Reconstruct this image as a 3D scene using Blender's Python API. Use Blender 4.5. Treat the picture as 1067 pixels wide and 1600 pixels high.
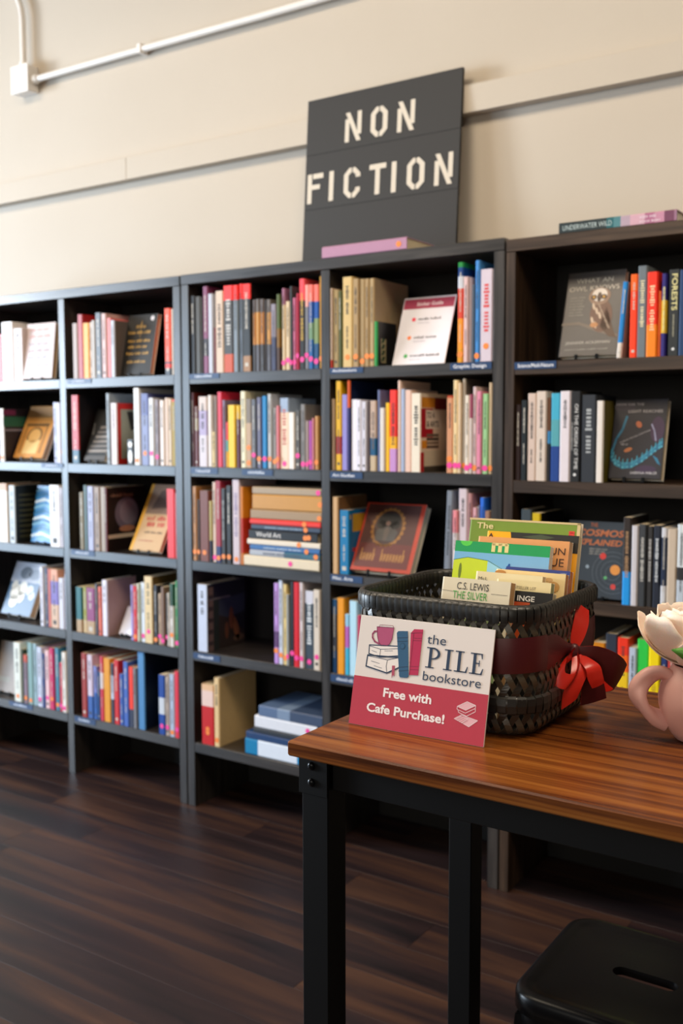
import bpy, math, random
from mathutils import Matrix, Vector, Euler

for o in list(bpy.data.objects):
    bpy.data.objects.remove(o)
S = bpy.context.scene
COL = S.collection
PI = math.pi

# ------------------------------------------------------------------ camera
cam_d = bpy.data.cameras.new('camera')
cam = bpy.data.objects.new('camera', cam_d)
COL.objects.link(cam)
S.camera = cam
_fw = Vector((-0.5516287, 0.82996392, -0.08285931))
_yaw, _roll = 0.58659945, -0.0016010
_r = Vector((math.cos(_yaw), math.sin(_yaw), 0))
_u = _r.cross(_fw)
_r2 = _r * math.cos(_roll) + _u * math.sin(_roll)
_u2 = -_r * math.sin(_roll) + _u * math.cos(_roll)
_m = Matrix((_r2, _u2, -_fw)).transposed().to_4x4()
_m.translation = (2.32962, -2.53432, 1.31352)
cam.matrix_world = _m
cam_d.sensor_fit = 'VERTICAL'
cam_d.sensor_height = 36.0
cam_d.sensor_width = 36.0
cam_d.lens = 1556.0 / 1600.0 * 36.0
cam_d.clip_start = 0.05
cam_d.dof.use_dof = True
cam_d.dof.focus_distance = 1.27
cam_d.dof.aperture_fstop = 5.8

# ------------------------------------------------------------------ world, lights, exposure
W = bpy.data.worlds.new('room_fill')
S.world = W
W.use_nodes = True
W.node_tree.nodes['Background'].inputs['Color'].default_value = (0.86, 0.90, 1.0, 1)
W.node_tree.nodes['Background'].inputs['Strength'].default_value = 0.05


def area(name, loc, target, sx, sy, power, col):
    d = bpy.data.lights.new(name, 'AREA')
    d.shape = 'RECTANGLE'
    d.size, d.size_y, d.energy, d.color = sx, sy, power, col
    o = bpy.data.objects.new(name, d)
    COL.objects.link(o)
    o.location = loc
    o.rotation_euler = (Vector(target) - Vector(loc)).to_track_quat('-Z', 'Y').to_euler()
    return o


area('window_daylight', (-8.5, -3.6, 2.35), (0.2, 0.2, 1.6), 1.7, 1.7, 740, (0.86, 0.93, 1.0))
area('window_daylight', (-4.2, -2.8, 1.25), (-0.4, 0.0, 1.0), 2.4, 2.0, 170, (0.58, 0.78, 1.0))
area('rear_warm_light', (1.6, -5.8, 2.0), (0.7, 0.3, 1.5), 3.0, 1.8, 46, (1.0, 0.91, 0.78))  # unseen warm lamp behind the camera, aimed at shelves and lower wall
for _x in (-1.6, 0.5, 2.6):
    area('ceiling_lamp_light', (_x, -1.75, 3.5), (_x, -1.1, 0), 0.9, 0.9, 44, (1.0, 0.84, 0.64))
S.view_settings.view_transform = 'Standard'
S.view_settings.look = 'None'
S.view_settings.exposure = 0.12
S.view_settings.gamma = 1.0
S.view_settings.use_curve_mapping = False


# ------------------------------------------------------------------ materials
def lin(h):
    v = [int(h[i:i + 2], 16) / 255 for i in (0, 2, 4)]
    return tuple(c / 12.92 if c <= .04045 else ((c + .055) / 1.055) ** 2.4 for c in v) + (1.0,)


_mats = {}


def pr(m):
    return m.node_tree.nodes['Principled BSDF']


def mat(h, rough=0.5, vary=0.05, key=''):
    """plain painted / printed surface of one colour with a faint procedural mottling"""
    k = (h, rough, vary, key)
    if k in _mats:
        return _mats[k]
    m = bpy.data.materials.new('print_' + h)
    m.use_nodes = True
    b = pr(m)
    b.inputs['Roughness'].default_value = rough
    c = lin(h)
    if vary:
        nt = m.node_tree
        tc = nt.nodes.new('ShaderNodeTexCoord')
        n = nt.nodes.new('ShaderNodeTexNoise')
        n.inputs['Scale'].default_value = 60
        n.inputs['Detail'].default_value = 2
        mx = nt.nodes.new('ShaderNodeMix')
        mx.data_type = 'RGBA'
        mx.inputs[6].default_value = tuple(x * (1 - vary) for x in c[:3]) + (1,)
        mx.inputs[7].default_value = tuple(min(1, x * (1 + vary)) for x in c[:3]) + (1,)
        nt.links.new(tc.outputs['Object'], n.inputs['Vector'])
        nt.links.new(n.outputs['Fac'], mx.inputs[0])
        nt.links.new(mx.outputs[2], b.inputs['Base Color'])
    else:
        b.inputs['Base Color'].default_value = c
    _mats[k] = m
    return m


def wood(name, stops, scale, rough=(.4, .6), bump=.08, rnd=0.0, spec=.5):
    m = bpy.data.materials.new(name)
    m.use_nodes = True
    nt = m.node_tree
    N, L = nt.nodes, nt.links
    b = pr(m)
    tc = N.new('ShaderNodeTexCoord')
    mp = N.new('ShaderNodeMapping')
    mp.inputs['Scale'].default_value = scale
    oi = N.new('ShaderNodeObjectInfo')
    ad = N.new('ShaderNodeVectorMath')
    ad.operation = 'ADD'
    ml = N.new('ShaderNodeMath')
    ml.operation = 'MULTIPLY'
    ml.inputs[1].default_value = 37.0
    L.new(oi.outputs['Random'], ml.inputs[0])
    L.new(tc.outputs['Object'], mp.inputs['Vector'])
    L.new(mp.outputs['Vector'], ad.inputs[0])
    L.new(ml.outputs[0], ad.inputs[1])
    n1 = N.new('ShaderNodeTexNoise')
    n1.inputs['Scale'].default_value = 1.0
    n1.inputs['Detail'].default_value = 6
    n1.inputs['Roughness'].default_value = .6
    n1.inputs['Distortion'].default_value = .6
    L.new(ad.outputs[0], n1.inputs['Vector'])
    src = n1.outputs['Fac']
    if rnd:
        m2 = N.new('ShaderNodeMath')
        m2.operation = 'MULTIPLY_ADD'
        m2.inputs[1].default_value = rnd
        m2.inputs[2].default_value = -rnd / 2
        L.new(oi.outputs['Random'], m2.inputs[0])
        m3 = N.new('ShaderNodeMath')
        m3.operation = 'ADD'
        L.new(src, m3.inputs[0])
        L.new(m2.outputs[0], m3.inputs[1])
        src = m3.outputs[0]
    cr = N.new('ShaderNodeValToRGB')
    e = cr.color_ramp.elements
    while len(e) < len(stops):
        e.new(.5)
    for i, (p, h) in enumerate(stops):
        e[i].position = p
        e[i].color = lin(h)
    L.new(src, cr.inputs['Fac'])
    L.new(cr.outputs['Color'], b.inputs['Base Color'])
    mr = N.new('ShaderNodeMapRange')
    mr.inputs['To Min'].default_value, mr.inputs['To Max'].default_value = rough
    L.new(n1.outputs['Fac'], mr.inputs['Value'])
    L.new(mr.outputs['Result'], b.inputs['Roughness'])
    b.inputs['Specular IOR Level'].default_value = spec
    bp = N.new('ShaderNodeBump')
    bp.inputs['Strength'].default_value = bump
    bp.inputs['Distance'].default_value = .002
    L.new(n1.outputs['Fac'], bp.inputs['Height'])
    L.new(bp.outputs['Normal'], b.inputs['Normal'])
    return m


M_SHELF_X = wood('stained_wood_along', [(.3, '1d1a19'), (.55, '312c29'), (.8, '463f39')], (2.5, 40, 40), (.24, .44), .2, spec=.95)
M_SHELF_Z = wood('stained_wood_upright', [(.3, '1d1a19'), (.55, '312c29'), (.8, '463f39')], (40, 40, 2.5), (.24, .44), .2, spec=.95)
M_SHELFW_X = wood('warm_stained_wood_along', [(.3, '221811'), (.55, '3e2d20'), (.8, '57422f')], (2.5, 40, 40), (.3, .5), .2, spec=.6)
M_SHELFW_Z = wood('warm_stained_wood_upright', [(.3, '221811'), (.55, '3e2d20'), (.8, '57422f')], (40, 40, 2.5), (.3, .5), .2, spec=.6)
M_BACK = wood('dark_back_board', [(.3, '0e0d0c'), (.8, '1a1817')], (30, 30, 2), (.6, .8), .1)
M_FLOOR = wood('dark_vinyl_plank', [(.3, '150f12'), (.45, '291b1c'), (.58, '412a20'), (.76, '5a3c2a')], (.7, 9, 9), (.36, .52), .03, .06)
M_TABLE = wood('walnut_laminate', [(.28, '2c1406'), (.43, '56290c'), (.55, '7c4416'), (.75, 'a3672a')], (1.5, 55, 55), (.22, .36), .05)
M_PAPER = mat('d8c8a8', .8, .08, 'paper')
M_PAPERW = mat('e6ddcc', .8, .06, 'paper')
M_WHITE_PAINT = mat('e9e4de', .4, .02, 'paint')


def metal(name, h, rough, metallic=0.0):
    m = bpy.data.materials.new(name)
    m.use_nodes = True
    b = pr(m)
    nt = m.node_tree
    n = nt.nodes.new('ShaderNodeTexNoise')
    n.inputs['Scale'].default_value = 180
    mr = nt.nodes.new('ShaderNodeMapRange')
    mr.inputs['To Min'].default_value = rough * .85
    mr.inputs['To Max'].default_value = rough * 1.2
    nt.links.new(n.outputs['Fac'], mr.inputs['Value'])
    nt.links.new(mr.outputs['Result'], b.inputs['Roughness'])
    b.inputs['Base Color'].default_value = lin(h)
    b.inputs['Metallic'].default_value = metallic
    if 'black' in name:
        b.inputs['Specular IOR Level'].default_value = .22
    return m


M_BLACK = metal('black_powder_coat', '070707', .5)
M_STOOL = metal('black_gloss_paint', '060607', .34)
M_BOLT = metal('black_bolt', '141416', .22, .3)
M_STAND = metal('black_plastic', '0c0c0d', .4)


def wall_mat():
    m = bpy.data.materials.new('cream_wall_paint')
    m.use_nodes = True
    nt = m.node_tree
    N, L = nt.nodes, nt.links
    tc = N.new('ShaderNodeTexCoord')
    n = N.new('ShaderNodeTexNoise')
    n.inputs['Scale'].default_value = 3.0
    n.inputs['Detail'].default_value = 5
    mx = N.new('ShaderNodeMix')
    mx.data_type = 'RGBA'
    mx.inputs[6].default_value = lin('bcb0a0')
    mx.inputs[7].default_value = lin('c2b7a8')
    L.new(tc.outputs['Object'], n.inputs['Vector'])
    L.new(n.outputs['Fac'], mx.inputs[0])
    L.new(mx.outputs[2], pr(m).inputs['Base Color'])
    n2 = N.new('ShaderNodeTexNoise')
    n2.inputs['Scale'].default_value = 90
    bp = N.new('ShaderNodeBump')
    bp.inputs['Strength'].default_value = .06
    bp.inputs['Distance'].default_value = .003
    L.new(tc.outputs['Object'], n2.inputs['Vector'])
    L.new(n2.outputs['Fac'], bp.inputs['Height'])
    L.new(bp.outputs['Normal'], pr(m).inputs['Normal'])
    pr(m).inputs['Roughness'].default_value = .65
    return m


M_WALL = wall_mat()


# ------------------------------------------------------------------ mesh helpers
class MB:
    def __init__(self):
        self.v, self.f, self.mi, self.m, self.sm = [], [], [], [], False

    def slot(self, m):
        if m not in self.m:
            self.m.append(m)
        return self.m.index(m)

    def add(self, vs, fs, m):
        k, b = self.slot(m), len(self.v)
        self.v += [tuple(p) for p in vs]
        for f in fs:
            self.f.append([i + b for i in f])
            self.mi.append(k)

    def box(self, x0, x1, y0, y1, z0, z1, m, c=0.0):
        """box; c > 0 chamfers every edge"""
        if c <= 0:
            vs = [(x, y, z) for z in (z0, z1) for y in (y0, y1) for x in (x0, x1)]
            self.add(vs, [(0, 2, 3, 1), (4, 5, 7, 6), (0, 1, 5, 4), (2, 6, 7, 3), (0, 4, 6, 2), (1, 3, 7, 5)], m)
            return
        X, Y, Z = (x0, x1), (y0, y1), (z0, z1)
        vs, idx = [], {}
        for a in (0, 1):
            for b in (0, 1):
                for d in (0, 1):
                    sx, sy, sz = (1 - 2 * a) * c, (1 - 2 * b) * c, (1 - 2 * d) * c
                    for ax, p in (('x', (X[a], Y[b] + sy, Z[d] + sz)), ('y', (X[a] + sx, Y[b], Z[d] + sz)), ('z', (X[a] + sx, Y[b] + sy, Z[d]))):
                        idx[(a, b, d, ax)] = len(vs)
                        vs.append(p)
        I = idx
        fs = []
        for a in (0, 1):
            q = [I[(a, 0, 0, 'x')], I[(a, 1, 0, 'x')], I[(a, 1, 1, 'x')], I[(a, 0, 1, 'x')]]
            fs.append(q if a else q[::-1])
            q = [I[(0, a, 0, 'y')], I[(1, a, 0, 'y')], I[(1, a, 1, 'y')], I[(0, a, 1, 'y')]]
            fs.append(q[::-1] if a else q)
            q = [I[(0, 0, a, 'z')], I[(1, 0, a, 'z')], I[(1, 1, a, 'z')], I[(0, 1, a, 'z')]]
            fs.append(q if a else q[::-1])
        for a in (0, 1):
            for b in (0, 1):
                fs.append([I[(a, b, 0, 'x')], I[(a, b, 1, 'x')], I[(a, b, 1, 'y')], I[(a, b, 0, 'y')]])
                fs.append([I[(a, 0, b, 'x')], I[(a, 1, b, 'x')], I[(a, 1, b, 'z')], I[(a, 0, b, 'z')]])
                fs.append([I[(0, a, b, 'y')], I[(1, a, b, 'y')], I[(1, a, b, 'z')], I[(0, a, b, 'z')]])
                for d in (0, 1):
                    fs.append([I[(a, b, d, 'x')], I[(a, b, d, 'y')], I[(a, b, d, 'z')]])
        self.add(vs, fs, m)

    def grid(self, P, m, closed_u=False, closed_v=False):
        """P: list of rows of points"""
        nu, nv = len(P), len(P[0])
        fs = []
        for i in range(nu if closed_u else nu - 1):
            for j in range(nv if closed_v else nv - 1):
                i2, j2 = (i + 1) % nu, (j + 1) % nv
                fs.append((i * nv + j, i2 * nv + j, i2 * nv + j2, i * nv + j2))
        self.add([p for r in P for p in r], fs, m)

    def tube(self, pts, r, m, n=10, caps=True, up=(0, 0, 1)):
        pts = [Vector(p) for p in pts]
        rows = []
        for i, p in enumerate(pts):
            t = (pts[min(i + 1, len(pts) - 1)] - pts[max(i - 1, 0)]).normalized()
            u = Vector(up)
            if abs(u.dot(t)) > .95:
                u = Vector((1, 0, 0))
            a = t.cross(u).normalized()
            b = a.cross(t)
            rr = r[i] if isinstance(r, (list, tuple)) else r
            rows.append([p + (a * math.cos(2 * PI * k / n) + b * math.sin(2 * PI * k / n)) * rr for k in range(n)])
        self.grid(rows, m, False, True)
        if caps:
            self.add(rows[0], [list(range(n))], m)
            self.add(rows[-1], [list(range(n))[::-1]], m)

    def lathe(self, prof, m, n=40, c=(0, 0, 0)):
        rows = [[(c[0] + r * math.cos(2 * PI * k / n), c[1] + r * math.sin(2 * PI * k / n), c[2] + z) for k in range(n)] for r, z in prof]
        self.grid(rows, m, False, True)

    def mesh(self, name):
        me = bpy.data.meshes.new(name)
        me.from_pydata(self.v, [], self.f)
        for m in self.m:
            me.materials.append(m)
        me.polygons.foreach_set('material_index', self.mi)
        if self.sm:
            me.polygons.foreach_set('use_smooth', [True] * len(self.f))
        me.update()
        return me

    def build(self, name, parent=None, loc=(0, 0, 0)):
        return link(name, self.mesh(name), parent, loc)


def link(name, me, parent=None, loc=(0, 0, 0), rot=None):
    o = bpy.data.objects.new(name, me)
    COL.objects.link(o)
    o.location = loc
    if rot is not None:
        o.rotation_euler = rot
    if parent:
        o.parent = parent
    return o


def empty(name, loc=(0, 0, 0), rot=None):
    o = bpy.data.objects.new(name, None)
    o.empty_display_size = .02
    COL.objects.link(o)
    o.location = loc
    if rot is not None:
        o.rotation_euler = rot
    return o


def tag(o, label=None, cat=None, group=None, kind=None):
    if label:
        o['label'] = label
    if cat:
        o['category'] = cat
    if group:
        o['group'] = group
    if kind:
        o['kind'] = kind
    return o


def fixn(o):
    """consistent outward normals"""
    import bmesh
    bm = bmesh.new()
    bm.from_mesh(o.data)
    bmesh.ops.remove_doubles(bm, verts=bm.verts, dist=1e-6)
    bmesh.ops.recalc_face_normals(bm, faces=bm.faces)
    bm.to_mesh(o.data)
    bm.free()
    return o


def sharp_smooth(o, ang=40):
    me = o.data
    me.polygons.foreach_set('use_smooth', [True] * len(me.polygons))
    me.set_sharp_from_angle(angle=math.radians(ang))
    return o


# flat print: polygons and lettering on a plane (x right, z up, facing -y)
_tc = {}


def text_tris(body, bold=0.0, shear=0.0, space=1.0):
    k = (body, bold, shear, space)
    if k not in _tc:
        cu = bpy.data.curves.new('lettering', 'FONT')
        cu.body = body
        cu.offset = bold
        cu.shear = shear
        cu.space_character = space
        cu.resolution_u = 3
        ob = bpy.data.objects.new('lettering', cu)
        COL.objects.link(ob)
        dg = bpy.context.evaluated_depsgraph_get()
        me = ob.evaluated_get(dg).to_mesh()
        vs = [(v.co.x, v.co.y) for v in me.vertices]
        fs = [tuple(p.vertices) for p in me.polygons]
        bpy.data.objects.remove(ob)
        bpy.data.curves.remove(cu)
        _tc[k] = (vs, fs)
    return _tc[k]


class Print(MB):
    def poly(self, pts, h, layer=0, rough=.5):
        y = -.0003 - .00012 * layer
        a = sum(pts[i][0] * pts[(i + 1) % len(pts)][1] - pts[(i + 1) % len(pts)][0] * pts[i][1] for i in range(len(pts)))
        if a < 0:
            pts = pts[::-1]
        self.add([(x, y, z) for x, z in pts], [list(range(len(pts)))], mat(h, rough))

    def rect(self, x0, z0, x1, z1, h, layer=0):
        self.poly([(x0, z0), (x1, z0), (x1, z1), (x0, z1)], h, layer)

    def ell(self, cx, cz, rx, rz, h, layer=0, n=20, a0=0.0, a1=2 * PI, rot=0.0):
        full = abs(a1 - a0 - 2 * PI) < 1e-6
        ps = []
        for i in range(n if full else n + 1):
            a = a0 + (a1 - a0) * i / n
            x, z = rx * math.cos(a), rz * math.sin(a)
            ps.append((cx + x * math.cos(rot) - z * math.sin(rot), cz + x * math.sin(rot) + z * math.cos(rot)))
        self.poly(ps, h, layer)

    def line(self, pts, w, h, layer=0, closed=False):
        n = len(pts)
        for i in range(n if closed else n - 1):
            (x0, z0), (x1, z1) = pts[i], pts[(i + 1) % n]
            d = math.hypot(x1 - x0, z1 - z0) or 1
            ex, ez = (x1 - x0) / d * w * .3, (z1 - z0) / d * w * .3
            nx, nz = -(z1 - z0) / d * w / 2, (x1 - x0) / d * w / 2
            self.poly([(x0 - ex + nx, z0 - ez + nz), (x0 - ex - nx, z0 - ez - nz), (x1 + ex - nx, z1 + ez - nz), (x1 + ex + nx, z1 + ez + nz)], h, layer)

    def text(self, body, x0, z0, x1, h, height=None, layer=2, bold=0.0, shear=0.0, rot=0.0, space=1.0):
        """lettering fitted between x0 and x1 along the baseline z0 (height: cap height, else natural)"""
        vs, fs = text_tris(body, bold, shear, space)
        a, b = min(v[0] for v in vs), max(v[0] for v in vs)
        top = max(v[1] for v in vs)
        sx = (x1 - x0) / (b - a)
        sz = height / top if height else sx
        y = -.0003 - .00012 * layer
        c, s = math.cos(rot), math.sin(rot)
        out = []
        for vx, vz in vs:
            px, pz = (vx - a) * sx, vz * sz
            out.append((x0 + px * c - pz * s, y, z0 + px * s + pz * c))
        self.add(out, fs, mat(h, .5))

    def scribble(self, x0, z0, x1, z1, h, rng, layer=2, words=3, vertical=False):
        """unreadable small lettering: a row of little strokes"""
        L_, T = ((z1 - z0), (x1 - x0)) if vertical else ((x1 - x0), (z1 - z0))
        p = 0.0
        step = max(T * .55, L_ / 40)
        brk = set(int(L_ / step * (i + 1) / words) for i in range(words - 1))
        k = 0
        while p + step * .8 < L_:
            if k not in brk:
                hh = T * rng.choice((.7, .7, 1.0))
                wv = step * rng.uniform(.45, .75)
                if vertical:
                    self.rect(x0 + (T - hh) / 2, z1 - p - wv, x0 + (T + hh) / 2, z1 - p, h, layer)
                else:
                    self.rect(x0 + p, z0, x0 + p + wv, z0 + hh, h, layer)
            p += step
            k += 1

# ------------------------------------------------------------------ the setting
WY = .338          # face of the back wall
b = MB(); b.box(-6, 6, WY, WY + .12, 0, 4.2, M_WALL)
wall = tag(b.build('wall_back'), kind='structure')
for i, (x0, x1) in enumerate([(-6, -.5512), (-.5498, 6)]):
    b = MB(); b.box(x0, x1, .296, WY, 2.279, 2.362, M_WALL, .001)
    tag(b.build('trim_%d' % (i + 1)), kind='structure')
b = MB(); b.box(-6, 6, -6, WY, -.1, -.004, M_FLOOR)
floor = tag(b.build('floor'), kind='structure')
pm = []
for ln in (1.22,):
    b = MB(); b.box(0, ln - .0006, 0, .1514, -.006, 0, M_FLOOR, .0003)
    pm.append(b.mesh('plank'))
rg = random.Random(5)
for r in range(24):
    y = WY - .152 * (r + 1)
    off = rg.choice((0, .4, .8, .2, .6, 1.0)) + rg.uniform(0, .1)
    for k in range(9):
        link('plank', pm[0], floor, (-5.0 - off + 1.22 * k + .3, y, 0))


# ------------------------------------------------------------------ bookcases
def bookcase(x0, x1, divs, tops, ztop, label, mx, mz, T=.032):
    R_ = empty('bookcase', (x0, 0, 0))
    tag(R_, label, 'bookcase')
    w = x1 - x0
    for a in (0, w - T):
        q = MB(); q.box(a, a + T, 0, .298, 0, ztop - .033, mz, .0012); q.build('side_panel', R_)
    q = MB(); q.box(0, w, -.002, .298, ztop - .033, ztop, mx, .0012); q.build('top_board', R_)
    q = MB(); q.box(.004, w - .004, .298, .304, .0, ztop - .004, M_BACK); q.build('back_panel', R_)
    edges = [T] + [d for d in divs] + [w - T]
    cells = []
    a = T
    for d in divs:
        q = MB(); q.box(d - T / 2, d + T / 2, .001, .296, 0, ztop - .034, mz, .0012); q.build('divider', R_)
        cells.append((a, d - T / 2)); a = d + T / 2
    cells.append((a, w - T))
    for z in tops:
        for c0, c1 in cells:
            q = MB(); q.box(c0 + .0003, c1 - .0003, .0005, .296, z - .034, z, mx, .0012); q.build('shelf', R_)
    return R_


ROWZ = [1.50, 1.188, .867, .553, .229]
ROWZ3 = [1.494, 1.173, .857, .545, .225]
bookcase(-1.188, -.008, [.588], ROWZ, 1.829, 'dark wooden bookcase cut by the left edge of the photo', M_SHELF_X, M_SHELF_Z)
bookcase(-.002, 1.178, [.588], ROWZ, 1.830, 'dark wooden bookcase in the middle, under the black sign', M_SHELF_X, M_SHELF_Z)
bookcase(1.183, 2.363, [.588], ROWZ3, 1.823, 'brown-black wooden bookcase at the right, behind basket and flower', M_SHELFW_X, M_SHELFW_Z, .027)

# ------------------------------------------------------------------ books
CASE = {'A': 'left bookcase, left bay', 'B': 'left bookcase, right bay', 'C': 'middle bookcase, left bay', 'D': 'middle bookcase, right bay', 'E': 'right bookcase'}
ROWN = ['top', 'second', 'third', 'fourth', 'bottom']
ORD = 'first second third fourth fifth sixth seventh eighth ninth tenth eleventh twelfth thirteenth fourteenth fifteenth sixteenth seventeenth eighteenth nineteenth twentieth twenty-first twenty-second twenty-third twenty-fourth twenty-fifth twenty-sixth twenty-seventh twenty-eighth'.split()


def cname(h):
    import colorsys
    r, g, bl = [int(h[i:i + 2], 16) / 255 for i in (0, 2, 4)]
    hu, s, v = colorsys.rgb_to_hsv(r, g, bl)
    hu *= 360
    if s < .1:
        return 'white' if v > .87 else 'pale-grey' if v > .7 else 'grey' if v > .42 else 'charcoal' if v > .2 else 'black'
    if v < .28:
        return 'near-black'
    if s < .22:
        base = 'mauve' if hu > 290 or hu < 8 else 'grey-blue' if 190 < hu < 290 else 'beige' if hu < 70 else 'grey-green'
        return ('pale-' if v > .82 and base != 'beige' else 'cream' if v > .86 else '') + (base if not (base == 'beige' and v > .86) else '') if True else base
    if hu < 14 or hu > 345:
        base = 'pink' if s < .45 and v > .7 else 'brown' if v < .5 and s < .6 else 'red'
    elif hu < 42:
        base = 'tan' if s < .5 and v > .55 else 'brown' if v < .62 else 'orange'
    elif hu < 68:
        base = 'cream' if s < .3 and v > .75 else 'yellow' if v > .6 and s > .45 else 'olive'
    elif hu < 165:
        base = 'green'
    elif hu < 200:
        base = 'teal' if v < .75 else 'light-blue'
    elif hu < 250:
        base = 'blue' if v < .85 or s > .4 else 'light-blue'
    elif hu < 300:
        base = 'purple'
    else:
        base = 'plum' if v < .6 else 'pink'
    return ('dark-' if v < .42 else '') + base


def parse(c):
    """'hex@frac,hex' from the top down -> [(upto fraction from top, hex)]"""
    out, acc = [], 0.0
    for s in c.split(','):
        h, _, fr = s.partition('@')
        acc = min(1.0, acc + float(fr)) if fr else 1.0
        out.append((acc, h))
    out[-1] = (1.0, out[-1][1])
    return out


def deep(h):
    """printed ink a little deeper than the lit colour seen on the shelf"""
    v = [int(h[i:i + 2], 16) / 255 for i in (0, 2, 4)]
    m = sum(v) / 3
    v = [max(0, min(1, (m + (c - m) * 1.18) ** 1.16)) for c in v]
    return ''.join('%02x' % round(c * 255) for c in v)


def cover(t, d, h, bands, side=None, hard=True, rough=.42):
    bands = [(f, deep(x)) for f, x in bands]
    side = deep(side) if side else None  # some dark side colours are shade painted onto the boards
    q = Print()
    r = min(.0035, t * .32)
    c = min(.0024 if hard else .0008, t * .2)
    c2 = max(c, r) * 1.15
    P = [(0, d), (0, r), (r, 0), (t - r, 0), (t, r), (t, d), (t - c, d), (t - c, c2), (c, c2), (c, d)]
    zs = [h] + [h * (1 - f) for f, _ in bands]
    zs[-1] = 0.0
    n = len(P)
    inner = mat('d9cfbd', .8, .05, 'paper')
    for k, (_, hx) in enumerate(bands):
        z1, z0 = zs[k], zs[k + 1]
        for i in range(n):
            j = (i + 1) % n
            m = inner if 5 <= i <= 9 else mat(side, rough) if (side and i in (0, 4)) else mat(hx, rough)
            q.add([P[i] + (z0,), P[j] + (z0,), P[j] + (z1,), P[i] + (z1,)], [(0, 1, 2, 3)], m)
    for z, hx, flip in ((h, bands[0][1], False), (0.0, bands[-1][1], True)):
        for loop in ((0, 1, 8, 9), (1, 2, 3, 4, 7, 8), (4, 5, 6, 7)):
            lp = loop if not flip else loop[::-1]
            q.add([P[i] + (z,) for i in lp], [list(range(len(lp)))], mat(hx, rough))
    ins = .003 if hard else .0004
    return q, (c, c2, ins)


def make_book(name, t, d, h, bands, side=None, hard=True, paper=None, loc=(0, 0, 0), rot=None, draw=None, prn=None):
    """a book standing with its spine to -y: parts cover (with spine print), pages, optional cover_print on the +x board"""
    e = empty(name, loc, rot)
    q, (c, c2, ins) = cover(t, d, h, bands, side, hard)
    if draw:
        draw(q)
    q.build('cover', e)
    p = MB()
    p.box(c, t - c, c2, d - ins, ins, h - ins, paper or M_PAPER)
    p.build('pages', e)
    if prn:
        pp = Print()
        prn(pp, d, h)
        pp.build('cover_print', e, (t, 0, 0)).rotation_euler = (0, 0, PI / 2)
    return e


_sm = {}


def sticker(e, x, z, col, sx=1.0, r=.0085):
    k = col
    if k not in _sm:
        q = MB()
        n = 14
        ring = [(math.cos(2 * PI * i / n), math.sin(2 * PI * i / n)) for i in range(n)]
        q.add([(a, -1, bb) for a, bb in ring] + [(a, 0, bb) for a, bb in ring], [list(range(n))] + [(i, i + n, (i + 1) % n + n, (i + 1) % n) for i in range(n)], mat({'o': 'f58a3a', 'p': 'f0409a', 'r': 'f0304a', 'b': '2a8ad0'}[col], .5, .02))
        _sm[k] = q.mesh('price_sticker')
    o = link('price_sticker', _sm[k], e, (x, -.0002, z))
    o.scale = (r * sx, .0006, r)
    return o


# ---- printed covers (u from the spine edge, v up; sizes d x h)
def pr_redframe(q, d, h):
    q.rect(.02, .02, d - .012, h - .022, '8d8a78', 0)
    q.poly([(.05, h - .03), (.08, h - .03), (.09, h - .09), (.07, h - .1)], '2c2a26', 1)


def pr_dark(q, d, h):
    q.rect(.0, 0, d, h, '1b1c1e', 0)
    q.rect(.004, .0, .03, h - .01, '6a5648', 1)
    for k in range(5):
        q.rect(.006, .02 + .04 * k, .028, .035 + .04 * k, '3a302a', 2)
    q.rect(.03, 0, .06, h * .8, '232b20', 1)
    q.poly([(.06, h * .42), (.2, h * .5), (.2, h * .78), (.06, h * .74)], '30363e', 1)
    q.rect(.0, h * .76, .12, h * .785, '6e6660', 2)
    q.poly([(.06, .0), (.2, .0), (.2, .04), (.12, .1), (.06, .12)], '2c2318', 2)
    q.ell(.125, .1, .012, .04, '6a3a1e', 3)
    q.ell(.15, .06, .014, .045, '7a4a26', 3, rot=.3)
    q.ell(.1, .06, .01, .03, '5a341c', 3)
    q.ell(.165, .025, .03, .012, '5c4630', 3)


def pr_greenbook(q, d, h):
    q.rect(.02, .01, .05, h * .62, 'a9a27c', 0)
    for k in range(4):
        q.poly([(.022, .015 + .018 * k), (.035, .015 + .018 * k), (.045, .028 + .018 * k), (.03, .03 + .018 * k)], '2c4a34', 1)


def pr_redblocks(q, d, h):
    q.rect(.004, h * .82, .085, h * .95, 'd8902a', 0)
    q.rect(.085, h * .8, d * .8, h * .95, '7a2420', 0)
    q.rect(.002, h * .44, .075, h * .81, 'b01c2e', 0)
    q.rect(.03, h * .55, .13, h * .79, 'e4ddd0', 1)
    q.text('TO A', .036, h * .69, .085, '2c2622', layer=2, bold=.02, height=h * .075)
    q.text('& ARTS', .036, h * .575, .11, '2c2622', layer=2, bold=.02, height=h * .075)
    q.rect(.0, .0, .02, h * .25, 'c02c34', 0)
    q.rect(.006, h * .3, .04, h * .4, 'e0982c', 0)
    for k in range(4):
        q.rect(.035, h * (.3 + .05 * k), .11, h * (.335 + .05 * k), ['6a5c50', '8a7c6c', '4c443c', '74685c'][k], 2)
    q.rect(.02, h * .06, d - .01, h * .27, 'd6d0b8', 1)
    q.rect(.02, 0, d, h * .07, '4a463c', 2)


def pr_teal(q, d, h):
    q.rect(.02, h * .66, .09, h * .94, 'd8a82c', 0)
    q.rect(.02, h * .35, .045, h * .41, 'c03a4c', 0)
    q.rect(.004, h * .86, .012, h * .93, 'd8a82c', 0)


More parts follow.
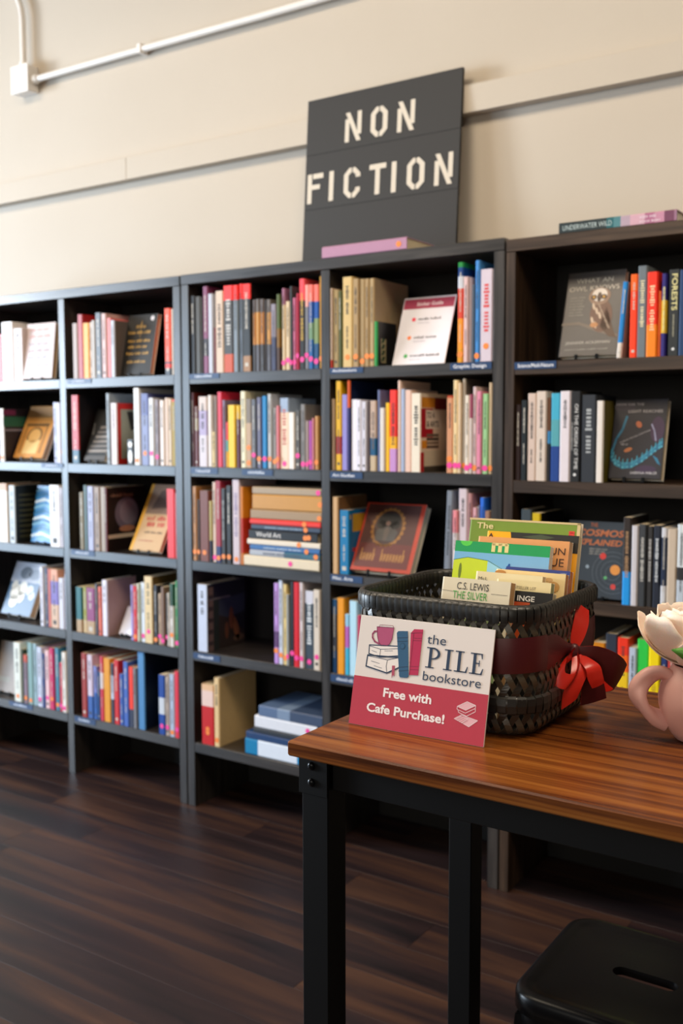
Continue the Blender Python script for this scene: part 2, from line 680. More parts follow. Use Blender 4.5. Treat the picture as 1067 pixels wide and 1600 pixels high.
def d_sphere(q, d, h):
    q.rect(d * .06, h * .26, d * .94, h * .8, '1c1614', 0)
    q.ell(d * .5, h * .58, d * .3, d * .3, '6a6474', 1, 24)
    q.ell(d * .54, h * .6, d * .23, d * .23, '857c8a', 2, 24)
    q.ell(d * .5, h * .34, d * .2, h * .05, 'b07a5c', 2)
    q.rect(d * .02, h * .2, d * .98, h * .26, 'cbbca4', 1)
    q.scribble(d * .1, h * .85, d * .7, h * .9, '8a6a58', random.Random(2), words=2)


def d_darkgreen(q, d, h):
    q.rect(0, h * .66, d, h * .85, '1f5a3c', 0)
    q.rect(0, h * .58, d * .8, h * .61, '8a8488', 1)
    q.rect(0, h * .88, d * .3, h * .98, '6a1c3c', 1)


def d_darklines(q, d, h):
    for k in range(9):
        q.rect(d * .1, h * (.1 + .09 * k), d * .9, h * (.125 + .09 * k), '4c4a30', 1)


PRN = {'redframe': pr_redframe, 'dark': pr_dark, 'greenbook': pr_greenbook, 'redblocks': pr_redblocks, 'teal': pr_teal, 'sphere': d_sphere, 'darkgreen': d_darkgreen, 'darklines': d_darklines}

BOOKS = """
A1 -0.972 19.7 185 d9828a - -
A1 -0.952 65.4 230 efeaea - -
A1 -0.880 53.3 202 cfc3bf - -
A2 -0.984 27.7 208 e9e4e0 o side=241c22 print=darkgreen deep=1
A2 -0.666 21.4 228 b9bcd6 - -
A2 -0.643 19.3 225 dcdcea - -
A2 -0.623 6.1 221 e6e0da o -
A3 -1.003 58.0 234 c2a083@.12,ece4dc - -
A3 -0.934 35.9 228 c9cfd2 - side=20221c print=darklines deep=1
A3 -0.702 57.1 236 f0eef0 - -
A3 -0.643 17.5 227 c7c3cc - -
A3 -0.623 6.4 221 aebfcb - -
A4 -0.765 21.9 231 e3e3ee - -
A4 -0.742 19.4 229 4d5570 - -
A4 -0.722 13.7 227 e09a94 - -
A4 -0.707 44.8 226 d9a88f@.2,8b80b8@.4,d6bca8 - -
A4 -0.659 28.5 196 d9d8e2 - -
A4 -0.627 9.8 211 dfe3f2 - -
A5 -0.938 42.8 238 e3e5de o -
A5 -0.893 13.8 214 3c4a38 - -
A5 -0.878 24.3 195 c0604a@.15,8d7a86 o -
A5 -0.853 30.4 248 8fa9a8 o -
A5 -0.821 23.9 247 9fb4bb - -
A5 -0.795 29.9 237 cfd3e2 p -
A5 -0.764 14.3 216 31508a - -
A5 -0.749 26.4 229 e6c9cc p -
A5 -0.722 26.2 242 c0356f o -
A5 -0.694 25.0 245 4c8296 o -
A5 -0.668 16.9 190 c04a63 p -
A5 -0.650 24.7 234 e9e4de p -
A5 -0.625 7.7 230 dfd5c2 o -
B1 -0.551 27.1 203 a8968c - -
B1 -0.523 27.8 233 a32f32 - -
B1 -0.493 32.1 200 e0a51c - -
B1 -0.460 12.7 201 d7cfc6 - -
B1 -0.447 18.1 207 bdb6b0 - -
B1 -0.427 29.6 233 6b7078 - -
B1 -0.395 24.0 228 d3b7b4 - -
B1 -0.370 20.3 211 d98a88 - -
B1 -0.349 21.1 201 c3c6d0 - side=6e6a66
B1 -0.085 28.3 225 e8602a@.8,4a5058@.03,d0402c@.07,4a5058 - -
B1 -0.054 11.2 221 ded6ce - -
B2 -0.560 37.6 252 b52e30@.8,3a6478 - side=1c1210
B2 -0.378 18.7 255 9aa0a6 - -
B2 -0.357 31.0 220 e6dadb - side=b0302a print=redframe
B2 -0.274 31.1 90 26221f - small=1
B2 -0.241 28.2 271 f6f6f6 o -
B2 -0.209 36.3 251 6a70a0@.3,8d93b4 o -
B2 -0.170 25.1 235 dedfe0 p -
B2 -0.141 21.5 229 8d7f82 p -
B2 -0.118 21.4 226 e9dfda - -
B2 -0.095 18.8 234 d5c2b2 - -
B2 -0.075 16.2 231 d9cbb8 - -
B2 -0.058 17.4 227 d8501f@.03,a8942a - -
B3 -0.536 23.6 214 7c6a3a - -
B3 -0.509 19.7 241 49625f - -
B3 -0.489 32.5 238 b4b6cf - -
B3 -0.454 30.3 236 a08c7c - -
B3 -0.423 25.5 237 a99a8a - -
B3 -0.397 12.7 235 6b2f2c - side=241c1a print=sphere deep=1
B3 -0.090 36.9 241 d9484c - -
B3 -0.052 11.1 227 c9777c - -
B4 -0.561 32.5 171 2a6f74@.72,b9a184 - -
B4 -0.527 22.7 173 9a9a3c@.72,c9b48f - -
B4 -0.504 45.9 173 94507e@.72,b9a184 - -
B4 -0.457 13.9 192 5d606c - -
B4 -0.442 18.5 181 d98070 - -
B4 -0.423 27.5 208 e6e3ee - side=b59a8e
B4 -0.279 16.7 201 a99fd0 - -
B4 -0.261 19.2 199 c72f3c o -
B4 -0.241 13.0 210 d6dccf - -
B4 -0.227 22.5 215 dfe6ee p -
B4 -0.204 40.2 240 e0cda8 p side=6b5636
B4 -0.161 16.9 211 3d4048 o -
B4 -0.142 17.7 182 b9a48f p -
B4 -0.124 15.9 208 8a7466 p -
B4 -0.107 10.0 185 4a4440 p -
B4 -0.096 13.3 189 cfc8c0 - -
B4 -0.082 19.8 224 2f5a44@.35,dcd8d4 o -
B4 -0.057 15.6 235 3a8a54 p -
B5 -0.540 28.7 245 9c3f3a - -
B5 -0.511 29.4 242 d8cbd8@.65,4a6ea8 - -
B5 -0.480 21.6 202 8a8fc0@.5,3c6aa8 - -
B5 -0.458 13.1 184 3f5f8a - -
B5 -0.444 19.5 243 c44a5e@.25,e8dce0@.25,c44a5e - -
B5 -0.423 35.1 240 d8a03c - -
B5 -0.388 18.3 224 3c4a5c@.2,c8d4e4@.4,3c4a5c - -
B5 -0.368 26.3 240 c43a42 - -
B5 -0.341 19.8 191 4a6cac - -
B5 -0.320 26.0 240 5674b4 - -
B5 -0.293 24.0 224 e0503a@.7,3a4258 - -
B5 -0.269 17.6 223 8a8a90 - -
B5 -0.249 35.0 284 5f8fb8 - side=101c28
B5 -0.145 31.3 215 1c4f96@.38,d0d4dc@.28,1c4f96 p -
B5 -0.112 20.1 213 b5a8a0 p -
B5 -0.090 23.3 225 b9c4d6 o -
B5 -0.066 21.5 238 d0455a p -
C1 0.031 21.6 259 2a2522 - -
C1 0.054 22.6 255 4a4438 - -
C1 0.077 8.5 252 3f3a35 - -
C1 0.086 22.4 286 8a5272@.6,3c3238@.2,8a5272 - -
C1 0.110 20.3 260 c9ccd6 - -
C1 0.131 10.6 149 7a3a40 - -
C1 0.142 33.7 266 d8c6b6 - text=4a3c34
C1 0.179 39.8 280 e8433c@.17,4a4846@.62,c0603a - text=c8c4c0 grp=r
C1 0.220 20.2 279 e8433c@.17,8d96a0 - -
C1 0.241 15.3 282 e8433c@.17,7c8694 - -
C1 0.257 33.0 280 e8433c@.17,2e3032@.65,a8886a - side=1c1c1e
C1 0.298 13.0 227 6c6260@.18,b8864a@.45,57565a - -
C1 0.312 15.2 228 77706c@.18,c49a5c@.45,6c6c74 - -
C1 0.329 16.8 227 6c6260@.18,b8864a@.45,57565a - -
C1 0.346 6.6 224 57565a - -
C1 0.354 17.0 224 77706c@.18,c49a5c@.45,6c6c74 - -
C1 0.374 20.8 208 9a94a0@.5,4a4e68 - -
C1 0.396 14.6 237 5f6b40@.45,8a6a2c@.25,5a463c - -
C1 0.416 13.0 254 a87a90@.2,dccbb0 p -
C1 0.430 16.7 213 dccbb0 p -
C1 0.448 9.0 258 4a5256 p -
C1 0.457 13.1 222 c07a98 p -
C1 0.471 10.0 235 b03a58 p -
C1 0.483 21.5 278 e2606a@.24,2e2c2a p text=c8a030
C1 0.505 13.4 258 e9b8b2@.26,8d8f96 p -
C1 0.519 17.5 257 e88a80@.2,1f5ca0@.25,7f9a80@.2,2c6aa0 p -
C1 0.538 19.1 256 e88a80@.2,1f5ca0@.2,8a9a74@.3,2c5a80 p -
C1 0.559 9.3 279 c69c46 o -
C2 0.031 13.1 249 5a2320 - -
C2 0.045 16.7 203 7c5a50@.2,a89a80@.2,6a302c - -
C2 0.062 38.1 235 d9ccc6@.2,b8acc8@.35,d9d2d8 - -
C2 0.101 17.6 239 e6e0dc - -
C2 0.120 13.9 117 dccba0 - -
C2 0.134 9.6 236 a09590 - -
C2 0.144 20.9 249 d0425c - -
C2 0.166 14.1 222 8a7a90 - -
C2 0.181 11.6 149 d8606a@.4,7ab0b0@.25,d8b040 - -
C2 0.193 31.1 205 e8c83c - -
C2 0.226 15.8 203 e0c030@.22,5e1f38 - -
C2 0.242 22.5 249 e8e4cc - -
C2 0.266 24.5 224 8a7f74@.35,c0a890 oo -
C2 0.291 19.7 222 6d7078 p -
C2 0.312 19.1 228 75748a o -
C2 0.335 19.5 232 1688b8 p -
C2 0.355 16.1 238 c8cacc o -
C2 0.377 15.4 194 9a9490 o -
C2 0.393 10.8 200 e49aa4 o -
C2 0.404 35.3 224 aab8cc@.2,ecd9c6 p text=c06050
C2 0.441 23.0 178 f0ebe6 - -
C2 0.464 20.3 184 5c5854 p -
C2 0.486 19.2 203 8d8a88 p -
C2 0.508 10.5 152 b4a6a2 p -
C2 0.519 12.4 152 b86ab8 p -
C2 0.532 6.6 160 d8a0a8 - -
C2 0.540 13.5 166 c9a070 o -
C3 0.031 19.6 253 b58a5c o -
C3 0.051 11.7 209 4a3a2c o -
C3 0.064 40.6 240 7a4a3c o -
C3 0.105 11.5 206 c8c090@.65,3c4456 - -
C3 0.117 17.2 270 d8c6b8 p -
C3 0.135 24.0 275 a03a4c@.8,2a3a68 o -
C3 0.159 19.4 250 3c3a3c o text=9a9a9a
C3 0.179 22.4 260 2c2a2c o -
C3 0.204 32.0 281 d2c6cc o text=9080a0
C4 0.043 47.1 232 cfd6e6 - side=2a2c30 print=dark deep=1
C4 0.375 18.8 264 c6a4dc@.6,7a5a8a@.2,c6a4dc o -
C4 0.395 17.4 275 d6dce8 o -
C4 0.413 14.9 263 e2cf9c o -
C4 0.428 10.3 231 a8b0b4 p -
C4 0.442 15.4 275 2c3038 p -
C4 0.458 22.0 274 c8283a p -
C4 0.480 16.3 275 d9d0d2 p -
C4 0.498 35.3 250 d4d4de@.16,46525e p text=d8dce0
C4 0.535 25.5 257 ddd3c8 p -
C5 0.056 56.3 210 e0c0a0@.1,e6d0c8@.26,b8282c oo -
C5 0.113 24.5 239 e0c8a0 o side=c2aa84 deep=1
D1 0.603 6.0 240 dccabc@.9,c0503c - -
D1 0.610 21.1 234 a8946c - -
D1 0.631 13.7 230 5c6038 - -
D1 0.646 35.0 269 d6bf90 o -
D1 0.684 21.1 261 b09a78 o -
D1 0.706 18.4 259 ab9674 o -
D1 0.725 15.2 258 b09a78 o -
D1 0.741 16.3 258 b8a482 o side=b0a288 deep=1
D1 0.759 11.9 131 3f9a5c - side=2c2e30 print=greenbook
D1 1.034 17.8 277 2d8a4a@.05,1c4a80@.09,dce0ea@.12,d05a48@.3,e8a040@.3,d8a030 o -
D1 1.052 14.8 236 e0c8c8 - -
D1 1.068 8.6 233 b0a0a0 - -
D1 1.077 9.2 213 5c6a78 - -
D1 1.087 13.5 278 5f9ad0 o -
D1 1.102 37.4 252 d9ced8 o text=d84848
D2 0.603 9.7 218 c2b0a0 - -
D2 0.619 21.2 272 d8b020@.62,a03a30@.2,d8b020 - -
D2 0.642 21.0 230 a09ad0 - -
D2 0.663 11.1 272 d06a30@.3,3a3c70 - side=1c2c4c
D2 0.675 22.1 215 eeecf4 - -
D2 0.698 16.1 213 e6e4ec - -
D2 0.715 17.3 208 dedce6 - -
D2 0.733 11.5 210 5a4a48 - -
D2 0.745 22.1 210 c8b4a6@.53,1f6080@.25,c9b8a0 - text=6a5a50
D2 0.769 10.1 241 7d86a8 - -
D2 0.779 16.9 188 e2dcd8 - -
D2 0.797 14.9 203 e8c030 - -
D2 0.812 24.7 240 e0483c@.57,e8b83c@.15,c9a0d0 - text=40201c
D2 0.838 10.4 267 ecd4c8 - -
D2 0.849 12.8 242 b8c4dc - -
D2 0.863 21.2 239 e8ccc0 - -
D2 0.886 31.1 229 ece4d6 - text=2a2420 print=redblocks side=e6dccb deep=1
D2 1.001 20.0 220 b0522c@.03,d0a080 po -
D2 1.022 15.7 263 e6d2ac p -
D2 1.038 10.5 255 dcc8b0 p -
D2 1.050 9.4 266 b8aea2 o side=6a6258
D2 1.060 13.8 220 e6dcd0 p -
D2 1.075 8.7 222 a05870@.3,d6ccc8 p -
D2 1.084 12.6 243 d8c4c4 o -
D2 1.097 14.7 230 dc9ab0 - -
D2 1.113 17.5 223 a8cca0 p -
D2 1.131 11.5 253 c8b49a o -
D3 0.607 21.5 238 cfb08a - side=8a6a4c
D3 0.631 35.8 198 1a7fa8 - side=1a7fa8 print=teal deep=1
D3 0.992 19.7 270 8b919a - text=40444a lean=2.2
D3 1.024 16.1 215 e09aa0@.3,e4dada - -
D3 1.041 27.3 277 d8ccd2 - -
D3 1.071 13.5 265 b89090 - -
D3 1.086 13.5 225 d8b0b8 - -
D3 1.101 6.0 231 8a8a9a - -
D3 1.108 14.3 254 3f7ad0 - -
D3 1.123 16.0 217 a08070 - -
D4 0.603 19.4 232 2c5a80@.2,4a4c54@.5,1c4a70 - -
D4 0.625 26.4 239 e0a030 - side=c88a28
D4 0.654 15.0 191 a8d0e6@.2,c07ac0@.35,5ab8d4 - -
D4 0.670 28.6 234 c4e2f0 - -
D4 0.700 12.1 192 c05070 - -
D4 0.714 16.9 229 7a8aa0 - -
E1 1.488 13.4 192 2f8ac0@.8,e0d8d0 - side=a8a098 lean=4.2
E1 1.521 18.6 209 e8742c@.2,e8542c - -
E1 1.540 23.4 228 7a8288 - text=e0d6b0
E1 1.565 26.5 210 e0442c@.62,e8902c - text=f0c8a0
E1 1.592 7.3 162 d8783c - -
E1 1.600 12.7 204 3a3478@.32,d8b84c@.4,3a3478 - text=e8e0a0
E1 1.617 27.4 212 34383a - title=FORESTS
E1 1.645 17.2 209 24466a - -
E2 1.212 16.8 206 33201c - -
E2 1.230 17.4 218 1f262a - -
E2 1.248 24.6 236 d8c6bc - -
E2 1.273 28.8 241 dcd0c6 - -
E2 1.303 11.3 224 6a4a30@.4,5090b8@.15,2a2a2c - -
E2 1.315 24.7 235 5ab0c8@.3,6aa8b0@.3,2c4f8c - -
E2 1.341 28.4 240 e6dfe4 - -
E2 1.370 28.2 239 262628 - title=ON_THE_ORIGIN_OF_TIME
E2 1.399 39.8 229 3a3e44 - text=a8acae
E2 1.440 18.9 213 e9e2dc - side=7a7038
E3 1.234 30.3 237 4a5258 - side=1c1c1c
E3 1.266 24.3 228 c8b020@.1,3a3a36 - side=1a1a18
E3 1.517 20.9 228 3a322e@.62,3aa0dc - text=b08a64
E3 1.540 16.9 208 d6d2d6 - -
E3 1.558 19.0 212 4a4c50 - text=c8c4bc
E3 1.578 16.1 208 3c3a3a - text=b8b4b0
E3 1.595 17.8 211 2e3340 - text=d8dce0
E3 1.615 14.3 206 d8d8dc@.12,2e3a50@.6,d8d8dc - -
E3 1.631 23.0 204 cfc0b0 - -
E3 1.655 21.4 217 dde2e6@.5,3a3a3c@.15,c8d0d8 - -
E4 1.438 36.8 203 c88a24 - -
E4 1.476 31.1 231 3c4250 - -
E4 1.509 29.5 224 e0482c@.2,e8782c@.2,e8c838@.3,8cc048@.15,3cb04c - -
E4 1.539 19.8 201 c8d0e0 - -
E4 1.560 29.1 225 44c45c - -
E4 1.591 28.7 230 f0d820 - badge=1
E4 1.621 17.2 186 3a4a78 - -
E4 1.639 19.2 226 b84a40 - -
E4 1.659 22.8 216 d8d0c4 - -
"""
cnt = {}
rgb = random.Random(11)
for ln in BOOKS.strip().splitlines():
    cell, x, t, h, cs, st, op = ln.split(None, 6)
    x, t, h = float(x), float(t) / 1000, float(h) / 1000
    if op == '-':
        op = ''
    opt = dict(s.split('=') for s in op.split())
    bands = parse(cs)
    row = int(cell[1]) - 1
    z = (ROWZ3 if cell[0] == 'E' else ROWZ)[row]
    small = h < .2
    hard = t > .019 and rgb.random() < .7
    d = .2 if 'deep' in opt else min(.215, max(.11, h * rgb.uniform(.66, .74)))
    k = cnt[cell] = cnt.get(cell, 0) + 1
    main = max(range(len(bands)), key=lambda i: bands[i][0] - (bands[i - 1][0] if i else 0))
    c1, cm = cname(bands[0][1]), cname(bands[main][1])
    if 'title' in opt:
        desc = 'charcoal book titled ' + opt['title'].replace('_', ' ') if len(opt['title']) < 9 else 'black book lettered in white'
    elif c1 != cm:
        desc = '%s-topped %s book' % (c1, cm)
    else:
        desc = ('slim ' if t < .014 else 'thick ' if t > .03 else 'short ' if h < .19 else 'tall ' if h > .262 else '') + cm + ' book'
    lum = sum(int(bands[main][1][i:i + 2], 16) for i in (0, 2, 4)) / 765
    seed = rgb.random()

    def draw(q, t=t, h=h, opt=opt, lum=lum, seed=seed, small=small):
        r2 = random.Random(seed)
        if 'title' in opt:
            ti = opt['title'].replace('_', ' ')
            if ti == 'FORESTS':
                q.text(ti, t * .3, h * .95, t * .3 + h * .42, 'e6dc9c', height=t * .48, bold=.012, rot=-PI / 2)
                q.scribble(t * .42, h * .22, t * .55, h * .48, 'b8b49a', r2, vertical=True, words=2)
            else:
                q.text(ti, t * .42, h * .86, t * .42 + h * .72, 'e2e0de', height=t * .34, rot=-PI / 2)
                q.scribble(t * .12, h * .34, t * .26, h * .66, 'a8a6a4', r2, vertical=True, words=2)
            q.ell(t * .5, h * .08, t * .14, t * .14, 'e0e0e0', 2, 10)
            return
        if 'small' in opt:
            q.ell(t * .5, h * .8, t * .34, t * .34, 'f2f2f0', 1)
            q.ell(t * .5, h * .33, t * .34, h * .26, 'f2f2f0', 1)
            return
        if 'badge' in opt:
            q.ell(t * .5, h * .13, t * .33, t * .27, '2a8ad0', 1)
            q.ell(t * .5, h * .62, t * .3, t * .3, 'd8b818', 1)
            q.scribble(t * .3, h * .3, t * .7, h * .5, 'c8a410', r2, vertical=True, words=1)
            return
        if 'text' in opt:
            q.scribble(t * .28, h * .3, t * .74, h * .84, opt['text'], r2, vertical=True, words=2)
        elif t > .012 and r2.random() < .62:
            col = '3a3634' if lum > .5 else 'c9c2b6'
            a = r2.uniform(.45, .6)
            q.scribble(t * .34, h * a, t * .66, h * .9, col, r2, vertical=True, words=r2.choice((1, 2, 3)))
            if r2.random() < .6:
                q.scribble(t * .38, h * .2, t * .6, h * (a - .12), col, r2, vertical=True, words=2)
            if r2.random() < .4:
                q.rect(t * .3, h * .06, t * .7, h * .06 + t * .35, col, 1)

    e = make_book('book', t, d, h, bands, opt.get('side'), hard, M_PAPERW if lum > .7 else M_PAPER,
                  (x, .003 + rgb.uniform(0, .006), z + .0003 + t * math.sin(math.radians(float(opt.get('lean', 0))))), (0, math.radians(float(opt.get('lean', 0))), 0), draw, PRN.get(opt.get('print')))
    for i, s in enumerate(st if st != '-' else ''):
        sticker(e, t * .5, rgb.choice((.016, .022, .03, .042)) + .024 * i, s, min(1.0, t * .55 / .0085))
    tag(e, '%s, %s upright from left, %s shelf, %s' % (desc, ORD[k - 1], ROWN[row], CASE[cell[0]]), 'book', 'upright books, %s shelf, %s' % (ROWN[row], CASE[cell[0]]))


def lying(x0, x1, z0, t, d, cs, label, group, text=None, y=.006, title=None, rz=0.0, name='book', dots=()):
    """a book lying flat, spine to the front, head to the left"""
    h = x1 - x0
    bands = parse(cs)

    def draw(q):
        r2 = random.Random(int(x0 * 1e4) + int(z0 * 1e3))
        if title:
            q.text(title[0], t * .28, h * (1 - title[1]), t * .28 + h * (title[2] - title[1]), title[3], height=t * .5, rot=-PI / 2, bold=.008)
        if text:
            q.scribble(t * .3, h * .25, t * .68, h * .8, text, r2, vertical=True, words=3)
    e = make_book(name, t, d, h, bands, None, True, M_PAPER, (x1, y, z0), (0, -PI / 2, rz), draw)
    for (u, c, v) in dots:
        sticker(e, t * v, h * (1 - u), c, min(1, t * .6 / .0085))
    return tag(e, label, 'book', group)


G3 = 'books lying in a pile on the third shelf'
for zt in [(.254, .556, .8675, .0335, 'e2d6c2', 'cream book at the bottom of the pile on the third shelf', None, [(.63, 'p', .5)]),
           (.279, .558, .9013, .0195, 'b8bcc4@.5,4a7486', 'grey and teal book, second from bottom in the third-shelf pile', '5a6070', [(.95, 'o', .6)]),
           (.280, .558, .9211, .0165, '4a78a8', 'blue book, third from bottom in the third-shelf pile', 'c0d0e0', [(.82, 'o', .4)]),
           (.269, .560, .9379, .0185, 'e6ddd0', 'thin cream book under the black one in the third-shelf pile', None, [(.72, 'o', .5)]),
           (.276, .550, .9567, .031, '1f1f22', 'black book titled World Art in the third-shelf pile', None, [(.83, 'o', .45), (.88, 'o', .5)]),
           (.286, .560, .9880, .0168, '4a5668', 'slate-blue book on the black one in the third-shelf pile', '9ab0c8', [(.8, 'o', .5)]),
           (.280, .562, 1.0051, .0175, 'd8483c', 'thin red book in the middle of the third-shelf pile', None, [(.78, 'o', .5)]),
           (.284, .566, 1.0229, .031, 'a8937a', 'brown-grey book above the red one in the third-shelf pile', None, [(.97, 'o', .4)]),
           (.292, .567, 1.0542, .049, 'c49a5c', 'thickest golden-tan book near top of the third-shelf pile', None, [(.98, 'o', .5)]),
           (.292, .565, 1.1035, .024, 'b0a08c', 'grey-tan book topmost of the third-shelf pile', None, [(.96, 'p', .5)])]:
    lying(zt[0], zt[1], zt[2], zt[3], .2, zt[4], zt[5], G3, zt[6], dots=zt[7], title=('World Art', .11, .48, 'e8e4e0') if 'World' in zt[5] else None)
make_b = make_book('book', .013, .16, .258, parse('d08a2c@.4,b8422c@.45,c8843c'), None, True, M_PAPER, (.2385, .008, .8673))
tag(make_b, 'orange and red book standing just left of the third-shelf pile', 'book')

G5 = 'books lying in a pile on the bottom shelf'
for zt in [(.252, .520, .2296, .0535, '1c84ac@.2,dfe6f0@.6,1c84ac', 'teal and white book, bottom of the bottom-shelf pile'),
           (.256, .53, .2834, .024, '2c4a70', 'navy book, second from bottom in the bottom-shelf pile'),
           (.287, .53, .3078, .019, '3a4048', 'thin dark-grey book in the bottom-shelf pile'),
           (.293, .545, .3272, .040, 'e2e4ec', 'white book second from top in the bottom-shelf pile'),
           (.311, .566, .3676, .036, '6a7c98@.3,8a9ab0@.2,4c5a72', 'slate-blue book topmost of the bottom-shelf pile')]:
    lying(zt[0], zt[1], zt[2], zt[3], .21, zt[4], zt[5], G5, None, dots=[(.86, 'p', .55)] if 'second from top' in zt[5] else ())
lying(.62, .84, .2296, .0295, .17, '4a4038', 'dark book lying low beneath the tan one, bottom shelf, beside basket', 'books lying beside the basket corner')
lying(.625, .83, .2593, .045, .17, 'dcd4cc@.4,e6e0e0', 'pale book lying on a dark one, bottom shelf, left of card', 'books lying beside the basket corner')

# two books lying on top of the bookcases
lying(.571, .868, 1.8302, .036, .2, 'b794aa', 'lilac book lying on the middle bookcase in front of the sign', None, title=('     ', 0, 1, 'd8b8d0') if False else None, dots=[(.91, 'o', .5)])


def under(q, d=None, h=None):
    pass


def lying_under():
    x0, x1, t = 1.326, 1.631, .030
    h = x1 - x0

    def draw(q):
        q.text('UNDERWATER WILD', t * .3, h * .965, t * .3 + h * .43, 'b8c8c8', height=t * .42, rot=-PI / 2)
        r2 = random.Random(3)
        q.scribble(t * .55, h * .16, t * .8, h * .3, 'e0c8d8', r2, vertical=True, words=2)
        q.scribble(t * .2, h * .12, t * .4, h * .3, 'e0c8d8', r2, vertical=True, words=2)
    e = make_book('book', t, .21, h, parse('2f3c40@.42,2f6a70@.06,5f8a90@.06,b8a8b4@.08,d0b0bc@.12,b07a94@.08,c498ac@.08,7a5068@.08,a08094'), None, True, M_PAPERW, (x1, .012, 1.8232), (0, -PI / 2, 0), draw)
    tag(e, 'grey and pink book titled Underwater Wild lying on right bookcase', 'book')


lying_under()


# ------------------------------------------------------------------ books shown face-out on little stands
def face_book(name, x0, x1, y0, yt, z, ztop, t, bands, side, draw, label, stand=True, cat='book', hard=True, paper=None, zb=.012):
    if stand:
        zb = .0045 + t * math.sin(math.atan2(yt - y0, ztop - .012))
    lean = math.atan2(yt - y0, ztop - zb)
    h = math.hypot(yt - y0, ztop - zb)
    m = Matrix.Rotation(-lean, 4, 'X') @ Matrix.Rotation(-PI / 2, 4, 'Z')
    e = make_book(name, t, x1 - x0, h, parse(bands), side, hard, paper or M_PAPER, (x0, y0 + t * math.cos(lean), z + zb + t * math.sin(lean) * 0 + .0005), None, None, draw)
    # the front board (+x of the book) faces the room
    m.translation = Vector((x0, y0, z + zb + .0005)) + (m.to_3x3() @ Vector((-t, 0, 0)))
    e.matrix_basis = m
    tag(e, label, cat)
    if stand:
        s = empty('book_stand', ((x0 + x1) / 2, y0, z))
        w = (x1 - x0) * .42
        q = MB()
        q.box(-w / 2, w / 2, -.0055, .06, .0003, .0035, M_STAND, .0008)
        q.build('base', s)
        for sx in (-1, 1):
            q = MB()
            q.box(sx * w * .42 - .004, sx * w * .42 + .004, -.0055, -.0012, .0003, zb + .005, M_STAND, .0008)
            q.build('lip', s)
        dz = (ztop - zb) * .55
        y_a = t / math.cos(lean) - zb * math.tan(lean) + .003
        q = MB()
        tl = math.tan(lean)
        P = [(y_a + .0035 * tl, .0036), (y_a + .003 + .0035 * tl, .0036), (y_a + dz * tl + .003, dz), (y_a + dz * tl, dz)]
        vs = [(-w / 2, a, c) for a, c in P] + [(w / 2, a, c) for a, c in P]
        q.add(vs, [(0, 1, 2, 3), (7, 6, 5, 4), (0, 4, 5, 1), (1, 5, 6, 2), (2, 6, 7, 3), (3, 7, 4, 0)], M_STAND)
        q.build('back_rest', s)
        tag(s, 'small black display stand under the ' + (label.split(',')[0].split(' with ')[0] if 'titled' in label else ' '.join(label.split(',')[0].split()[:9])), 'book stand', 'display stands on the shelves')
    return e


def d_whitepink(q, d, h):
    r = random.Random(1)
    for k, (z, c) in enumerate([(.86, 'd8a8a4'), (.74, 'd8a8a4'), (.6, 'b8b0b8'), (.48, 'b4a8b0'), (.36, 'a8b0c8'), (.22, 'b8b8c8')]):
        q.scribble(d * .14, h * z, d * (.86 if k % 2 else .78), h * (z + .06), c, r, words=3)


def d_gold(q, d, h):
    q.rect(d * .02, h * .78, d * .98, h * .99, 'a87a44', 0)
    q.line([(d * .16, h * .1), (d * .16, h * .62), (d * .84, h * .62), (d * .84, h * .1)], .006, '6e4f26', 1)
    q.ell(d * .5, h * .42, d * .26, h * .17, '7c5a2c', 1)
    q.ell(d * .5, h * .42, d * .2, h * .135, 'd6a45c', 2)
    q.rect(d * .26, h * .08, d * .74, h * .34, 'e2bc78', 2)
    q.rect(d * .12, h * .62, d * .88, h * .66, '6e4f26', 1)


def d_blue(q, d, h):
    for k in range(9):
        z = h * (.08 + .1 * k)
        q.poly([(0, z), (d * .5, z + .012), (d, z - .004), (d, z + .006), (d * .4, z + .024), (0, z + .01)], ['d6e6f0', '1f6c9c', '7ab4d4'][k % 3], 1)
    q.rect(0, h * .3, d, h * .4, '185c8c', 0)


def d_greyflower(q, d, h):
    q.rect(0, h * .62, d, h, 'b9bcc8', 0)
    q.ell(d * .45, h * .8, d * .2, h * .12, '6d7078', 1)
    q.ell(d * .75, h * .78, d * .2, h * .1, '9aa0ac', 1)
    for cx, cz, r in [(.28, .42, .16), (.48, .5, .15), (.3, .26, .14), (.2, .55, .1), (.5, .34, .12)]:
        q.ell(d * cx, h * cz, d * r, d * r * 1.15, 'dfdcd2', 2)
    for cx, cz, r in [(.74, .48, .12), (.85, .38, .1)]:
        q.ell(d * cx, h * cz, d * r, d * r, 'c2cad4', 2)


def d_tangrey(q, d, h):
    q.rect(d * .7, h * .5, d, h, '2c5c6c', 0)
    q.rect(d * .1, h * .2, d * .6, h * .3, '9a9488', 1)


def d_blackgold(q, d, h):
    r = random.Random(4)
    for k, (z, a, b_) in enumerate([(.78, .34, .66), (.68, .1, .86), (.54, .12, .86), (.44, .16, .8), (.33, .12, .88), (.19, .18, .82)]):
        q.scribble(d * a, h * z, d * b_, h * (z + .05), 'c49a4c', r, words=3, layer=1)
    q.line([(d * .5, h * .9), (d * .5, h * .62)], .0016, 'c49a4c', 1)
    q.line([(d * .4, h * .76), (d * .5, h * .86), (d * .6, h * .76)], .0014, 'c49a4c', 1)
    q.ell(d * .84, h * .93, .009, .009, 'd8d4d8', 2)


